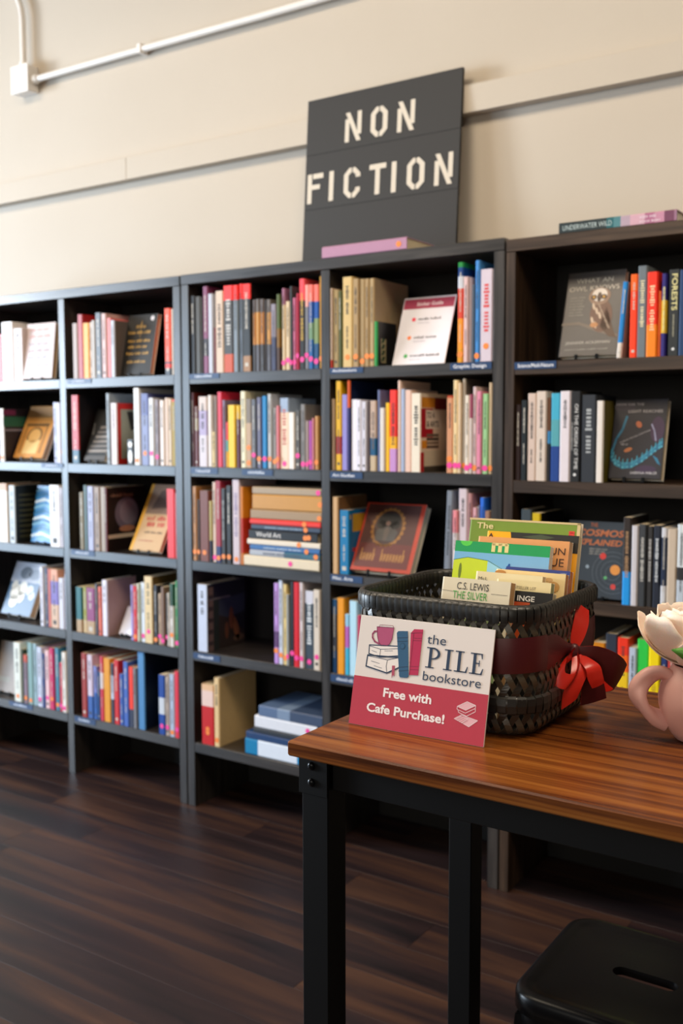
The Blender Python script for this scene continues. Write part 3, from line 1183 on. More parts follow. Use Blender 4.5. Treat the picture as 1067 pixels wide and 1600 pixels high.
def d_darkphoto(q, d, h):
    for k in range(6):
        z = h * (.16 + .09 * k)
        q.poly([(d * (.1 + .06 * k), z), (d, z + .002), (d, z + h * .06), (d * (.13 + .06 * k), z + h * .055)], ['8a827c', '6c6560', '7a716a'][k % 3], 1)
    q.rect(d * .02, h * .02, d * .98, h * .1, '4a4644', 1)
    q.ell(d * .8, h * .78, d * .16, h * .08, '5a4a38', 1)
    q.poly([(d * .1, h * .5), (d * .16, h * .5), (d * .12, h * .72), (d * .08, h * .72)], '6a6866', 1)


def d_tanred(q, d, h):
    q.rect(0, 0, d * .1, h, 'd9a02c', 0)
    q.poly([(d * .1, h * .55), (d, h * .55), (d, h), (d * .1, h)], '8d7460', 0)
    q.poly([(d * .25, h * .62), (d * .95, h * .66), (d * .9, h * .95), (d * .4, h * .9)], '5e4a3e', 1)
    r = random.Random(7)
    q.scribble(d * .3, h * .36, d * .94, h * .45, 'b8322c', r, words=2, layer=1)
    q.scribble(d * .24, h * .45, d * .9, h * .52, 'b8322c', r, words=2, layer=1)
    q.scribble(d * .3, h * .26, d * .9, h * .29, '4a3c34', r, words=3, layer=1)
    q.scribble(d * .2, h * .14, d * .7, h * .16, 'b06a5c', r, words=3, layer=1)


def d_whiteangle(q, d, h):
    q.rect(d * .1, h * .1, d * .9, h * .9, 'e9e9ef', 0)


def d_redbrown(q, d, h):
    q.rect(d * .05, h * .05, d * .93, h * .98, '4a231c', 0)
    q.rect(d * .05, h * .05, d * .93, h * .4, '5e241e', 1)
    for s in range(22):
        a = 2 * PI * s / 22
        q.ell(d * .46 + d * .25 * math.cos(a), h * .64 + h * .26 * math.sin(a), .008, .008, '94642c', 1, 8)
    q.ell(d * .46, h * .64, d * .23, h * .25, '3c2420', 2)
    q.ell(d * .46, h * .75, d * .18, h * .1, '120e0e', 3)
    q.ell(d * .35, h * .68, d * .08, h * .06, '120e0e', 3)
    q.ell(d * .57, h * .68, d * .08, h * .06, '120e0e', 3)
    q.ell(d * .45, h * .7, d * .04, h * .035, '6a4c42', 4)
    q.poly([(d * .29, h * .44), (d * .61, h * .44), (d * .64, h * .58), (d * .53, h * .655), (d * .37, h * .655), (d * .28, h * .58)], '484442', 3)
    q.poly([(d * .42, h * .45), (d * .48, h * .45), (d * .5, h * .6), (d * .45, h * .65), (d * .41, h * .6)], '5c504a', 4)
    r = random.Random(9)
    for x0, x1 in ((.12, .38), (.46, .88)):
        n_ = int((x1 - x0) / .05)
        for k in range(n_):
            xa = d * (x0 + .05 * k)
            tall = k in (0, n_ - 1)
            q.poly([(xa, h * .15), (xa + d * .014, h * .14), (xa + d * .016, h * (.32 if tall else .26)), (xa + d * .002, h * (.33 if tall else .25))], 'b07c40', 3)
            q.poly([(xa + d * .02, h * .17), (xa + d * .032, h * .15), (xa + d * .034, h * .25), (xa + d * .02, h * .26)], 'b07c40', 3)
            q.rect(xa, h * (.235 if k % 2 else .155), xa + d * .034, h * (.25 if k % 2 else .168), 'b07c40', 3)


def d_owl(q, d, h):
    q.text('WHAT AN', d * .17, h * .87, d * .8, 'bdb6a8', height=h * .05)
    q.text('OWL KNOWS', d * .06, h * .775, d * .92, 'cabfae', height=h * .055)
    r = random.Random(12)
    for k in range(7):
        q.scribble(d * .1, h * (.69 - .035 * k), d * (.36 - .02 * (k % 3)), h * (.705 - .035 * k), '9a948a', r, words=2)
    q.poly([(0, h * .37), (d * .3, h * .37), (d * .6, h * .28), (d * .98, h * .2), (d * .98, h * .235), (d * .6, h * .33), (d * .3, h * .405), (0, h * .4)], '6f6256', 1)
    q.ell(d * .66, h * .47, d * .19, h * .2, '6a4c3c', 2, 24, rot=.12)
    q.poly([(d * .74, h * .58), (d * .9, h * .28), (d * .96, h * .2), (d * .82, h * .22), (d * .66, h * .34)], '57402f', 2)
    q.ell(d * .6, h * .7, d * .185, h * .105, '8a6e5a', 3, 24)
    q.ell(d * .6, h * .715, d * .13, h * .08, 'd8ccc0', 4, 20)
    q.ell(d * .6, h * .69, d * .04, h * .06, '5a4436', 5, 12)
    for s in (-1, 1):
        q.ell(d * (.59 + .085 * s), h * .69, d * .05, h * .03, '3c2c22', 6, 14)
        q.ell(d * (.59 + .085 * s), h * .69, d * .022, h * .015, 'c8963c', 7, 10)
    q.poly([(d * .57, h * .68), (d * .61, h * .68), (d * .59, h * .64)], '1f1814', 7)
    for k in range(5):
        q.ell(d * (.52 + .06 * (k % 3)), h * (.58 - .055 * k), d * .022, h * .045, 'c4ac94', 4, 10, rot=.3)
        q.ell(d * (.62 + .045 * k), h * (.58 - .06 * k), d * .014, h * .04, '9a8470', 4, 10, rot=.5)
    q.ell(d * .56, h * .36, d * .07, h * .03, 'b07a4c', 5, 12)
    q.text('JENNIFER ACKERMAN', d * .1, h * .14, d * .86, 'b8b0a6', height=h * .032)
    q.scribble(d * .1, h * .07, d * .84, h * .085, '98928a', r, words=4)


def d_light(q, d, h):
    q.rect(d * .02, h * .01, d * .98, h * .99, '201d26', 0)
    q.ell(d * .85, h * .62, d * .13, h * .16, '3a2440', 1)
    q.ell(d * .2, h * .9, d * .2, h * .06, '2c2430', 1)
    q.text('HOW FAR THE', d * .04, h * .92, d * .56, 'a8a2a8', height=h * .03)
    q.text('LIGHT REACHES', d * .28, h * .83, d * .92, 'b4aeb0', height=h * .035)
    K_ = [(0.02, .3), (.1, .22), (.25, .17), (.42, .18), (.6, .25), (.76, .34), (.9, .42), (.98, .45)]
    for i in range(7):
        for sub in (0, .5):
            x0, z0 = (K_[i][a] * (1 - sub) + K_[i + 1][a] * sub for a in (0, 1))
            x1, z1 = (K_[i][a] * (.5 - sub) + K_[i + 1][a] * (.5 + sub) for a in (0, 1))
            q.poly([(d * x0, h * (z0 - .05)), (d * x1, h * (z1 - .05)), (d * x1, h * (z1 + .03)), (d * x0, h * (z0 + .03))], '1c6484' if sub else '257c9a', 2)
            q.poly([(d * x0, h * (z0 + .005)), (d * (x0 + .018), h * (z0 + .005)), (d * (x0 + .022), h * (z0 + .075)), (d * (x0 + .008), h * (z0 + .075))], '3a9ab4', 3)
            q.ell(d * (x0 + .02), h * (z0 - .03), d * .014, h * .012, '5ab4c8', 3, 8)
    q.poly([(d * .8, h * .3), (d * .9, h * .2), (d * .97, h * .17), (d * .9, h * .26)], '1f6c8c', 2)
    q.ell(d * .7, h * .12, d * .2, h * .05, '33203c', 1)
    q.line([(d * .06, h * .22), (d * .04, h * .34), (d * .1, h * .5), (d * .2, h * .62), (d * .26, h * .78)], .006, '256a8a', 2)
    q.line([(d * .84, h * .48), (d * .8, h * .6), (d * .74, h * .68)], .004, '8a8aa8', 2)
    q.ell(d * .5, h * .68, d * .05, h * .045, 'b0603c', 3, rot=.6)
    q.ell(d * .34, h * .36, d * .08, h * .025, 'b06a3c', 3, rot=.4)
    q.scribble(d * .2, h * .42, d * .34, h * .44, '9a98a0', random.Random(3), words=2)
    q.text('A LIFE IN TEN SEA CREATURES', d * .18, h * .44, d * .78, 'a8a4aa', layer=4, rot=.42)
    q.text('SABRINA IMBLER', d * .42, h * .06, d * .92, 'c0bcc0', height=h * .03)


def d_cosmos(q, d, h):
    q.text('THE', d * .4, h * .93, d * .52, 'b0603c', height=h * .05, bold=.01)
    q.text('COSMOS', d * .18, h * .81, d * .985, 'b0643c', height=h * .085, bold=.03, shear=.2)
    q.text('EXPLAINED', d * .1, h * .69, d * .96, 'b0643c', height=h * .075, bold=.03, shear=.2)
    r = random.Random(5)
    for k in range(3):
        q.scribble(d * .4, h * (.63 - .032 * k), d * (.72 - .04 * k), h * (.65 - .032 * k), '98948c', r, words=3)
    for rr in (.12, .2, .28, .35):
        q.line([(d * .82 + d * rr * math.cos(2 * PI * i / 28), h * .34 + d * rr * math.sin(2 * PI * i / 28)) for i in range(29) if math.cos(2 * PI * i / 28) * rr + .82 < .99], .0009, '66707a', 1)
    q.ell(d * .86, h * .38, d * .085, d * .085, 'd88a3c', 2)
    q.ell(d * .64, h * .55, d * .055, d * .055, 'c8342c', 2)
    q.ell(d * .7, h * .27, d * .028, d * .028, '5aa86a', 2)
    q.ell(d * .84, h * .16, d * .045, d * .045, 'c83a34', 2)
    q.ell(d * .38, h * .4, d * .03, d * .03, '8a98a4', 2)


FB = [
    ('A', 0, -.828, -.664, .004, .030, .217, .022, 'd3c6c4', None, d_whitepink, 'white book with faded pink lettering, shown face-out, top shelf, left bookcase'),
    ('A', 1, -.949, -.775, .04, .135, .218, .026, 'c8975a', None, d_gold, 'golden-tan book with an arched picture, leaning face-out on second shelf'),
    ('A', 2, -.855, -.727, .04, .080, .226, .012, '2c86b8', None, d_blue, 'blue water-pattern book leaning face-out on the third shelf, left bookcase'),
    ('A', 3, -1.054, -.875, .04, .132, .217, .030, '5a7690', None, d_greyflower, 'grey-blue book with white flowers, leaning face-out, fourth shelf, left bookcase'),
    ('A', 4, -1.12, -.975, .05, .09, .21, .02, '9a8d82', None, d_tangrey, 'grey-tan book shown face-out at the photo edge, bottom shelf'),
    ('B', 0, -.329, -.181, .03, .076, .222, .018, '2a2826', None, d_blackgold, 'black book with gold lettering, leaning face-out on the top shelf'),
    ('B', 1, -.508, -.399, .01, .083, .202, .016, '141212', None, d_darkphoto, 'dark book with a grey ridged photo, leaning face-out, second shelf'),
    ('B', 2, -.3, -.152, .03, .155, .244, .016, 'c8b090', None, d_tanred, 'tan book with red lettering and yellow edge, leaning on third shelf'),
    ('B', 3, -.37, -.302, .035, .085, .103, .006, 'e6e4ea', None, d_whiteangle, 'small plain white booklet leaning on the fourth shelf, left bookcase'),
    ('D', 2, .669, .882, .008, .112, .217, .03, 'a84430', None, d_redbrown, 'red-brown book with gold lettering and framed figure, third shelf'),
    ('E', 0, 1.322, 1.481, .03, .098, .238, .022, '5b5652', None, d_owl, 'grey book titled What an Owl Knows with a small owl'),
    ('E', 1, 1.464, 1.603, .03, .082, .217, .026, '201d22', None, d_light, 'dark book titled How Far the Light Reaches with blue tentacle'),
    ('E', 2, 1.351, 1.509, .03, .054, .209, .02, '3e454c', None, d_cosmos, 'slate book titled The Cosmos Explained, face-out behind the basket'),
]
for (c, r, x0, x1, y0, yt, zt, t, bands, side, fn, lab) in FB:
    face_book('book', x0, x1, y0, yt, (ROWZ3 if c == 'E' else ROWZ)[r], zt, t, bands, side, fn, lab, paper=mat('b08a64', .8, .06) if c in 'AB' else None)

# ------------------------------------------------------------------ black NON FICTION sign leaning on the wall
def stencil(q, ch, x0, z0, w, h, col):
    s = .0175
    g = .004
    x1, z1 = x0 + w, z0 + h
    if ch == 'I':
        q.rect(x0, z0, x0 + s, z1, col)
    elif ch == 'N':
        q.rect(x0, z0, x0 + s * .9, z1 - s * 1.2, col)
        q.rect(x1 - s * .9, z0 + s * 1.2, x1, z1, col)
        q.poly([(x0 + .001, z1), (x0 + s, z1), (x1 - .001, z0), (x1 - s, z0)], col, 1)
    elif ch == 'F':
        q.rect(x0, z0, x0 + s, z1, col)
        q.rect(x0 + s + g, z1 - s * .95, x1, z1, col)
        q.rect(x0 + s, z0 + h * .47, x0 + w * .8, z0 + h * .47 + s * .9, col)
    elif ch == 'T':
        q.rect(x0, z1 - s * .95, x1, z1, col)
        q.rect(x0 + w / 2 - s / 2, z0, x0 + w / 2 + s / 2, z1 - s * .95, col)
    elif ch in 'OC':
        c = .02
        out = [(x0, z0 + c), (x0 + c, z0), (x1 - c, z0), (x1, z0 + c), (x1, z1 - c), (x1 - c, z1), (x0 + c, z1), (x0, z1 - c)]
        ci = .009
        a, b_, e, f_ = x0 + s, x1 - s, z0 + s * .9, z1 - s * .9
        inn = [(a, e + ci), (a + ci, e), (b_ - ci, e), (b_, e + ci), (b_, f_ - ci), (b_ - ci, f_), (a + ci, f_), (a, f_ - ci)]
        mx = (x0 + x1) / 2
        n = 8
        for i in range(n):
            j = (i + 1) % n
            if ch == 'C' and i == 3:
                for lo, hi in ((z0 + c, z0 + h * .33), (z1 - h * .33, z1 - c)):
                    q.rect(b_, lo, x1, hi, col)
                continue
            if i in (1, 5):
                for sg in (-1, 1):
                    pts = [out[i], out[j], inn[j], inn[i]]
                    xs = [(p[0], p[1]) for p in pts]
                    cl = [((min(p[0], mx - g / 2) if sg < 0 else max(p[0], mx + g / 2)), p[1]) for p in xs]
                    q.poly(cl, col)
                continue
            q.poly([out[i], out[j], inn[j], inn[i]], col)


M_SIGN = mat('262423', .65, .06, 'sign')
lean = math.atan2(.043, .585)
sg = empty('sign', (.321, .246, 1.8303), (-lean, 0, 0))
tag(sg, 'black board sign reading NON FICTION on the middle bookcase', 'sign')
for z0, z1 in ((0, .2188), (.2191, .4019), (.4022, .587)):
    q = MB(); q.box(0, .58, 0, .012, z0, z1, M_SIGN, .0008); q.build('board', sg)
CR = 'd0c6b6'
for ch, x, z in [('N', .155, .424), ('O', .254, .424), ('N', .354, .424), ('F', .011, .240), ('I', .099, .240), ('C', .158, .240), ('T', .256, .238), ('I', .340, .236), ('O', .397, .236), ('N', .496, .236)]:
    q = Print(); stencil(q, ch, x, z, .0175 if ch == 'I' else .063, .098 if z < .4 else .096, CR)
    q.build('letter', sg)

# ------------------------------------------------------------------ sticker guide in an upright holder
lean = math.atan2(.076, .204)
h_ = math.hypot(.076, .204)
gd = empty('sign', (.803, .034, 1.5018), (-lean, 0, 0))
tag(gd, 'white Sticker Guide notice with red header, top shelf, middle bookcase', 'sign')
q = MB(); q.box(0, .175, 0, .003, 0, h_, mat('e9e6ee', .25, .02, 'card'), .0006); q.build('panel', gd)
q = Print()
k_ = h_ / .225
q.rect(.003, .186 * k_, .172, .219 * k_, 'a3264c', 0)
q.text('Sticker Guide', .047, .196 * k_, .135, 'f0dfe6', bold=.015)
q.build('header_print', gd)
for (x, z), c, (a, b_), body in [((.046, .150), 'e8344c', (.062, .14), 'New Releases'), ((.042, .089), 'f07a2c', (.058, .135), 'Discount Used'), ((.041, .029), '3aa84c', (.056, .155), 'Consignment/Local')]:
    q = Print()
    q.ell(x, z * k_, .0065, .0065, c, 1, 14)
    r = random.Random(int(x * 1e4))
    q.scribble(a, z * k_ - .003, b_, z * k_ + .005, '5a5664', r, words=2)
    q.scribble(a, z * k_ - .014, a + .04, z * k_ - .01, 'b4b0c0', r, words=2)
    tag(q.build('notice_line', gd), kind='stuff')
q = MB(); q.box(.05, .125, .0035, .055, 0.0, .003, mat('d8d8e0', .2, .02, 'acrylic'), .0005)
ft = q.build('foot', gd)
ft.rotation_euler = (lean, 0, 0)

# ------------------------------------------------------------------ blue shelf labels
def shelf_label(x0, x1, z0, z1, text, label, pale=False):
    e = empty('shelf_label', (x0, -.0024 if False else -.0002, z0))
    q = MB(); q.box(0, x1 - x0, -.0012, 0, 0, z1 - z0, mat('27426a', .4, .04, 'label'), .0003); q.build('plate', e)
    q = Print()
    w, h = x1 - x0, z1 - z0
    if text:
        q.text(text, w * .08, h * .26, w * .08 + min(w * .86, len(text) * .0073), 'e6e8f0', height=h * .5, bold=.015)
    else:
        q.scribble(w * .2, h * .26, w * .76, h * .74, 'd4dcec', random.Random(int(abs(x0) * 1e4)), words=1)
    q.build('lettering', e, (0, -.0011, 0))
    tag(e, label, 'shelf label', 'blue labels on the shelf edges')


for a in [(-.572, -.446, 1.4825, 1.4995, None, 'blue label on the top shelf edge, left bookcase, right bay'),
          (-.728, -.607, 1.171, 1.1875, None, 'blue label on the second shelf edge, left bookcase'),
          (-.574, -.448, .847, .866, None, 'blue label on the third shelf edge, left bookcase'),
          (-.962, -.82, .209, .228, None, 'blue label on the bottom shelf edge, left bookcase, left bay'),
          (-.577, -.463, .207, .228, None, 'blue label on the bottom shelf edge, left bookcase, right bay'),
          (.031, .162, 1.482, 1.4995, None, 'blue label on the top shelf edge, middle bookcase, left bay'),
          (.031, .151, 1.165, 1.184, None, 'blue label at left end of the second shelf edge, middle bookcase'),
          (.255, .382, 1.165, 1.184, None, 'blue label in the middle of second shelf edge, middle bookcase'),
          (.031, .152, .528, .548, None, 'blue label on fourth shelf edge, middle bookcase, left bay'),
          (.604, .724, 1.482, 1.4995, 'Architecture', 'blue label reading Architecture on the top shelf edge'),
          (1.015, 1.143, 1.479, 1.4985, 'Graphic Design', 'blue label reading Graphic Design on the top shelf edge'),
          (.604, .722, 1.164, 1.183, 'Art Studies', 'blue label reading Art Studies on the second shelf edge'),
          (.604, .722, .845, .8655, 'Misc. Arts', 'blue label reading Misc. Arts on the third shelf edge'),
          (.604, .72, .528, .55, 'History', 'blue label on fourth shelf edge, left of the white card'),
          (1.211, 1.33, 1.474, 1.4935, 'Science/Math/Nature', 'blue label reading Science/Math/Nature on the right bookcase')]:
    if a[4] == 'History':
        a = a[:4] + (None, a[5])
    shelf_label(*a)

# ------------------------------------------------------------------ conduit on the wall
WYP = WY
cb = empty('junction_box', (-1.14, WYP, 2.71))
q = MB(); q.box(-.05, .05, -.055, 0, 0, .105, M_WHITE_PAINT, .003); q.build('box', cb)
q = MB(); q.box(-.054, .054, -.061, -.055, -.004, .109, M_WHITE_PAINT, .0015); q.build('cover_plate', cb)
for z in (.012, .093):
    q = MB(); q.tube([(0, -.063, z), (0, -.0605, z)], .004, M_WHITE_PAINT, 10); q.build('screw', cb)
tag(cb, 'white junction box on the wall at the upper left', 'junction box')
cv = empty('conduit', (-1.146, WYP, 2.815))
q = MB(); q.sm = True
pts = [(0, -.03, 0)] + [(0, -.03, .05 * i) for i in range(1, 5)] + [(-.006, -.03, .24), (-.025, -.03, .285), (-.055, -.03, .325), (-.09, -.03, .36), (-.3, -.03, .56)]
q.tube(pts, .0125, M_WHITE_PAINT, 12, up=(0, 1, 0)); sharp_smooth(q.build('pipe', cv), 60)
q = MB(); q.tube([(0, -.03, .0), (0, -.03, .022)], .018, M_WHITE_PAINT, 12); q.build('fitting', cv)
tag(cv, 'white conduit rising from the junction box', 'conduit')
ch = empty('conduit', (-1.09, WYP, 2.757))
q = MB(); q.sm = True
q.tube([(.006, -.03, 0), (.5, -.03, -.003), (1.2, -.03, -.010), (3.6, -.03, -.02)], .0125, M_WHITE_PAINT, 12, up=(0, 1, 0)); sharp_smooth(q.build('pipe', ch), 60)
q = MB(); q.tube([(.0055, -.03, 0), (.03, -.03, 0)], .018, M_WHITE_PAINT, 12); q.build('fitting', ch)
for x in (.62, 2.1):
    q = MB(); q.box(x - .01, x + .01, -.0455, 0, -.02, .015, M_WHITE_PAINT, .002); q.build('strap', ch)
tag(ch, 'long white conduit running right across the wall from the box', 'conduit')

# ------------------------------------------------------------------ table
TZ = .93
tb = empty('table', (1.607, -1.570, 0))
tag(tb, 'wooden-topped table on black metal legs in the foreground', 'table')
TL, TD = 1.15, .48
q = MB(); q.box(0, TL, 0, TD, TZ - .019, TZ, M_TABLE, .0022); q.build('tabletop', tb)
lz = TZ - .0195
LW = .04
for (x, y) in [(.008, .02), (TL - .048, .02), (.008, TD - .06), (TL - .048, TD - .06)]:
    q = MB(); q.box(x, x + LW, y, y + LW, 0, lz - .0035, M_BLACK, .0015)
    lg = q.build('leg', tb)
    s = -1 if x < .5 else 1
    f = y < .2
    q = MB()
    yy = y - .0022 if f else y + LW + .0002
    q.box(x - (.003 if s < 0 else 0), x + LW + (.003 if s > 0 else 0), yy, yy + .002, lz - .05, lz - .001, M_BLACK, .0005)
    bk = q.build('bracket', tb)
    for zz in (.013, .034):
        q = MB(); q.sm = True
        yb = yy if f else yy + .002
        d_ = -1 if f else 1
        q.grid([[(x + .0165 + r * math.cos(2 * PI * k / 14), yb + d_ * o, lz - zz + r * math.sin(2 * PI * k / 14)) for k in range(14)] for r, o in ((.0055, 0), (.0053, .0012), (.0042, .0026), (.002, .0034), (.0002, .0036))], M_BOLT, False, True)
        q.build('bolt', bk)
for y in (.028, TD - .052):
    q = MB(); q.box(.0485, TL - .0485, y, y + .024, lz - .042, lz - .0005, M_BLACK, .001); q.build('apron', tb)
for x in (.016, TL - .04):
    q = MB(); q.box(x, x + .024, .0605, TD - .0605, lz - .042, lz - .0005, M_BLACK, .001); q.build('apron', tb)

# ------------------------------------------------------------------ stool behind the table
def rrect(w, d, r, n=8):
    out = []
    for cx, cy, a0 in ((w / 2 - r, d / 2 - r, 0), (-w / 2 + r, d / 2 - r, PI / 2), (-w / 2 + r, -d / 2 + r, PI), (w / 2 - r, -d / 2 + r, 3 * PI / 2)):
        for i in range(n + 1):
            a = a0 + PI / 2 * i / n
            out.append((cx + r * math.cos(a), cy + r * math.sin(a)))
    return out


sl = empty('stool', (1.868, -.985, 0))
tag(sl, 'black metal stool with a slot in its seat, lower right', 'stool')
SW, SZ = .312, .432
q = MB(); q.sm = True
rows = []
for off, dz in ((-.034, 0.0), (-.026, .0012), (-.018, .0035), (-.01, .0035), (-.004, .0005), (-.0008, -.004), (0, -.010), (0, -.03)):
    rows.append([(x, y, SZ - .0035 + dz) for x, y in rrect(SW + 2 * off, SW + 2 * off, .05 + off * .8, 8)])
q.grid(rows, M_STOOL, False, True)
inner = rows[0]
hole = []
hw, hr = .105, .0155
for i in range(len(inner)):
    x, y, z = inner[i]
    a = math.atan2(y * .32, x)
    cx = hw / 2 - hr
    if abs(x) < cx * 2.4 and abs(y) > .08 and False:
        pass
    hole.append(a)
hp = []
n = len(inner)
# stadium-shaped slot sampled at as many points as the rim
per = 4 * (hw / 2 - hr) + 2 * PI * hr


def stad(s):
    L_ = 2 * (hw / 2 - hr)
    s %= per
    if s < PI * hr / 2:
        a = s / hr
        return (L_ / 2 + hr * math.cos(a), hr * math.sin(a))
    s -= PI * hr / 2
    if s < L_:
        return (L_ / 2 - s, hr)
    s -= L_
    if s < PI * hr:
        a = PI / 2 + s / hr
        return (-L_ / 2 + hr * math.cos(a), hr * math.sin(a))
    s -= PI * hr
    if s < L_:
        return (-L_ / 2 + s, -hr)
    s -= L_
    a = 3 * PI / 2 + s / hr
    return (L_ / 2 + hr * math.cos(a), hr * math.sin(a))


hp = [(p[0] + .016, p[1] + .004) for p in (stad(per * i / n) for i in range(n))]
zt_ = SZ - .0035
mid = [[(x * (1 - t) + hx * t, y * (1 - t) + hy * t, zt_) for (x, y, _), (hx, hy) in zip(inner, hp)] for t in (0, .5, .93)]
lip = [[(x, y, zt_) for x, y in hp], [(x, y, zt_ - .004) for x, y in hp], [(x, y, zt_ - .014) for x, y in hp]]
q.grid(mid + lip, M_STOOL, False, True)
st = fixn(q.build('seat', sl))
for p in st.data.polygons:
    p.use_smooth = True
st.data.set_sharp_from_angle(angle=math.radians(50))
md = st.modifiers.new('shell', 'SOLIDIFY'); md.thickness = .0015; md.offset = -1
q = MB(); q.sm = True
rows = [[(x, y, z) for x, y in rrect(SW - .006, SW - .006, .047, 8)] for z in (SZ - .031, SZ - .034, SZ - .07)]
rows[0] = [(x * 1.0, y * 1.0, SZ - .030) for x, y, _ in rows[0]]
q.grid(rows, M_STOOL, False, True)
sk = q.build('seat_skirt', sl)
sk.data.set_sharp_from_angle(angle=math.radians(50))
md = sk.modifiers.new('shell', 'SOLIDIFY'); md.thickness = .0015; md.offset = -1
for sx in (-1, 1):
    for sy in (-1, 1):
        q = MB()
        a, bt = SW / 2 - .012, SW / 2 + .022
        rows = []
        for t in (0, 1):
            c = a + (bt - a) * t
            w = .04 - .012 * t
            z = (SZ - .04) * (1 - t)
            rows.append([(sx * c, sy * (c - w), z), (sx * c, sy * c, z), (sx * (c - w), sy * c, z), (sx * (c - w), sy * (c - .004), z), (sx * (c - .004), sy * (c - .004), z), (sx * (c - .004), sy * (c - w), z)])
        q.grid(rows, M_STOOL, False, True)
        q.add(rows[0], [list(range(6))], M_STOOL); q.add(rows[1], [list(range(6))], M_STOOL)
        fixn(q.build('leg', sl))
for r in (0, 1):
    q = MB()
    c = SW / 2 - .004
    z0 = .2 + .012 * r
    s = 1 if r == 0 else -1
    q.tube([(-c, -c * s, z0), (c, c * s, z0)], .006, M_STOOL, 8); q.build('cross_brace', sl)

# ------------------------------------------------------------------ woven basket
BX, BY, BZ = 1.7345, -1.296, TZ + .0006
BW, BD, BH = .260, .252, .167
M_W1 = metal('dark_woven_strip', '2a2620', .34)
M_W2 = metal('olive_woven_strip', '4e4638', .34)
M_RIM = metal('dark_rim_strip', '1d1c19', .4)
bs = empty('basket', (BX, BY, BZ))
tag(bs, 'black woven basket with a red ribbon, full of books, on the table', 'basket')


def outline(s, w, d, r):
    """point and outward normal on a rounded rectangle at arc fraction s (starts at +x side middle, ccw)"""
    a, c = w / 2 - r, d / 2 - r
    segs = [('l', (w / 2, -c), (w / 2, c)), ('a', (a, c), 0), ('l', (a, d / 2), (-a, d / 2)), ('a', (-a, c), PI / 2),
            ('l', (-w / 2, c), (-w / 2, -c)), ('a', (-a, -c), PI), ('l', (-a, -d / 2), (a, -d / 2)), ('a', (a, -c), 3 * PI / 2)]
    ls = [2 * c, PI * r / 2, 2 * a, PI * r / 2, 2 * c, PI * r / 2, 2 * a, PI * r / 2]
    T = sum(ls)
    s = (s % 1.0) * T
    for sg_, L_ in zip(segs, ls):
        if s <= L_:
            if sg_[0] == 'l':
                t = s / L_
                p = (sg_[1][0] * (1 - t) + sg_[2][0] * t, sg_[1][1] * (1 - t) + sg_[2][1] * t)
                dx, dy = (sg_[2][0] - sg_[1][0]) / L_, (sg_[2][1] - sg_[1][1]) / L_
                return p, (dy, -dx)
            an = sg_[2] + s / r
            return (sg_[1][0] + r * math.cos(an), sg_[1][1] + r * math.sin(an)), (math.cos(an), math.sin(an))
        s -= L_
    return outline(0, w, d, r)


def bsize(z):
    t = z / BH
    k = 1 - .03 * (1 - t) + .018 * math.sin(PI * min(1, t * 1.0))
    if z < .02:
        k -= .09 * ((.02 - z) / .02) ** 2
    return BW * k, BD * k, .045 * k


def bpt(s, z, off=0.0):
    w, d, r = bsize(z)
    (x, y), (nx, ny) = outline(s, w, d, r)
    return (x + nx * off, y + ny * off, z)


NW = 62
PV = .0148
q = MB()
for fam in (1, -1):
    for i in range(NW):
        rows = []
        nz = int((BH - .006) / PV * 4)
        for j in range(nz + 1):
            z = .003 + j * PV / 4
            s = (i + fam * z / PV * .5 * 1.0) / NW
            ph = z / PV
            off = .0011 * fam * math.cos(PI * ph)
            hw_ = .0047
            a = bpt(s - hw_ * .98, z, off)
            c = bpt(s + hw_ * .98, z, off)
            rows.append([a, c])
        q.grid(rows, M_W1 if fam > 0 else M_W2)
wv = q.build('woven_wall', bs)
tag(wv, 'open diagonal weave of flat dark strips', kind='stuff')
md = wv.modifiers.new('thick', 'SOLIDIFY'); md.thickness = .0007; md.offset = 0
q = MB()
ring = [bpt(k / 48, .003) for k in range(48)]
q.add([(0, 0, .003)] + ring, [(0, 1 + k, 1 + (k + 1) % 48) for k in range(48)], M_W1)
q.build('bottom', bs)
# rim: core band, then the wrapped straps one by one
q = MB(); q.sm = True
rows = []
for k in range(96):
    rows.append([bpt(k / 96, BH - .006 + .0075 * math.sin(a), 0.0005 + .0042 * math.cos(a)) for a in [2 * PI * m / 8 for m in range(8)]])
q.grid(rows, M_RIM, True, True)
q.build('rim', bs)
q = MB(); q.sm = True
ws = .0046
sec = [(.0056, -.0165), (.0066, -.011), (.0066, -.001), (.004, .0035), (-.001, .0038), (-.0045, .0), (-.005, -.008), (-.0042, -.016)]
rows = [[(o, u, z) for o, z in sec] for u in (-ws, -ws * .5, 0, ws * .5, ws)]
for ui, r in enumerate(rows):
    bul = (0, .0003, .0004, .0003, 0)[ui]
    rows[ui] = [(o + (bul if o > 0 else -bul), u, z + (bul if z > 0 else 0)) for o, u, z in r]
q.grid(rows, M_RIM)
sm_ = q.mesh('rim_strap')
NS = 102
for k in range(NS):
    w, d, r = bsize(BH)
    (x, y), (nx, ny) = outline((k + .5) / NS, w, d, r)
    o = link('rim_strap', sm_, bs, (x, y, BH - .004), (0, 0, math.atan2(ny, nx)))
    o.scale = (1, 1 + .1 * ((k * 7) % 5 - 2) / 4, 1 + .06 * ((k * 5) % 3 - 1))
q = MB(); q.sm = True
rows = []
for k in range(96):
    rows.append([bpt(k / 96, .043 + zz, o) for o, zz in ((.0012, -.0105), (.0046, -.0085), (.0054, 0), (.0046, .0085), (.0012, .0105))])
q.grid(rows, M_W1, True, False)
q.build('hoop', bs)
q = MB()
sec = [(.0012, -.0112), (.0050, -.0088), (.0058, 0), (.0050, .0088), (.0012, .0112)]
q.grid([[(o, u, z) for o, z in sec] for u in (-.0052, 0, .0052)], M_RIM)
hm = q.mesh('hoop_strap')
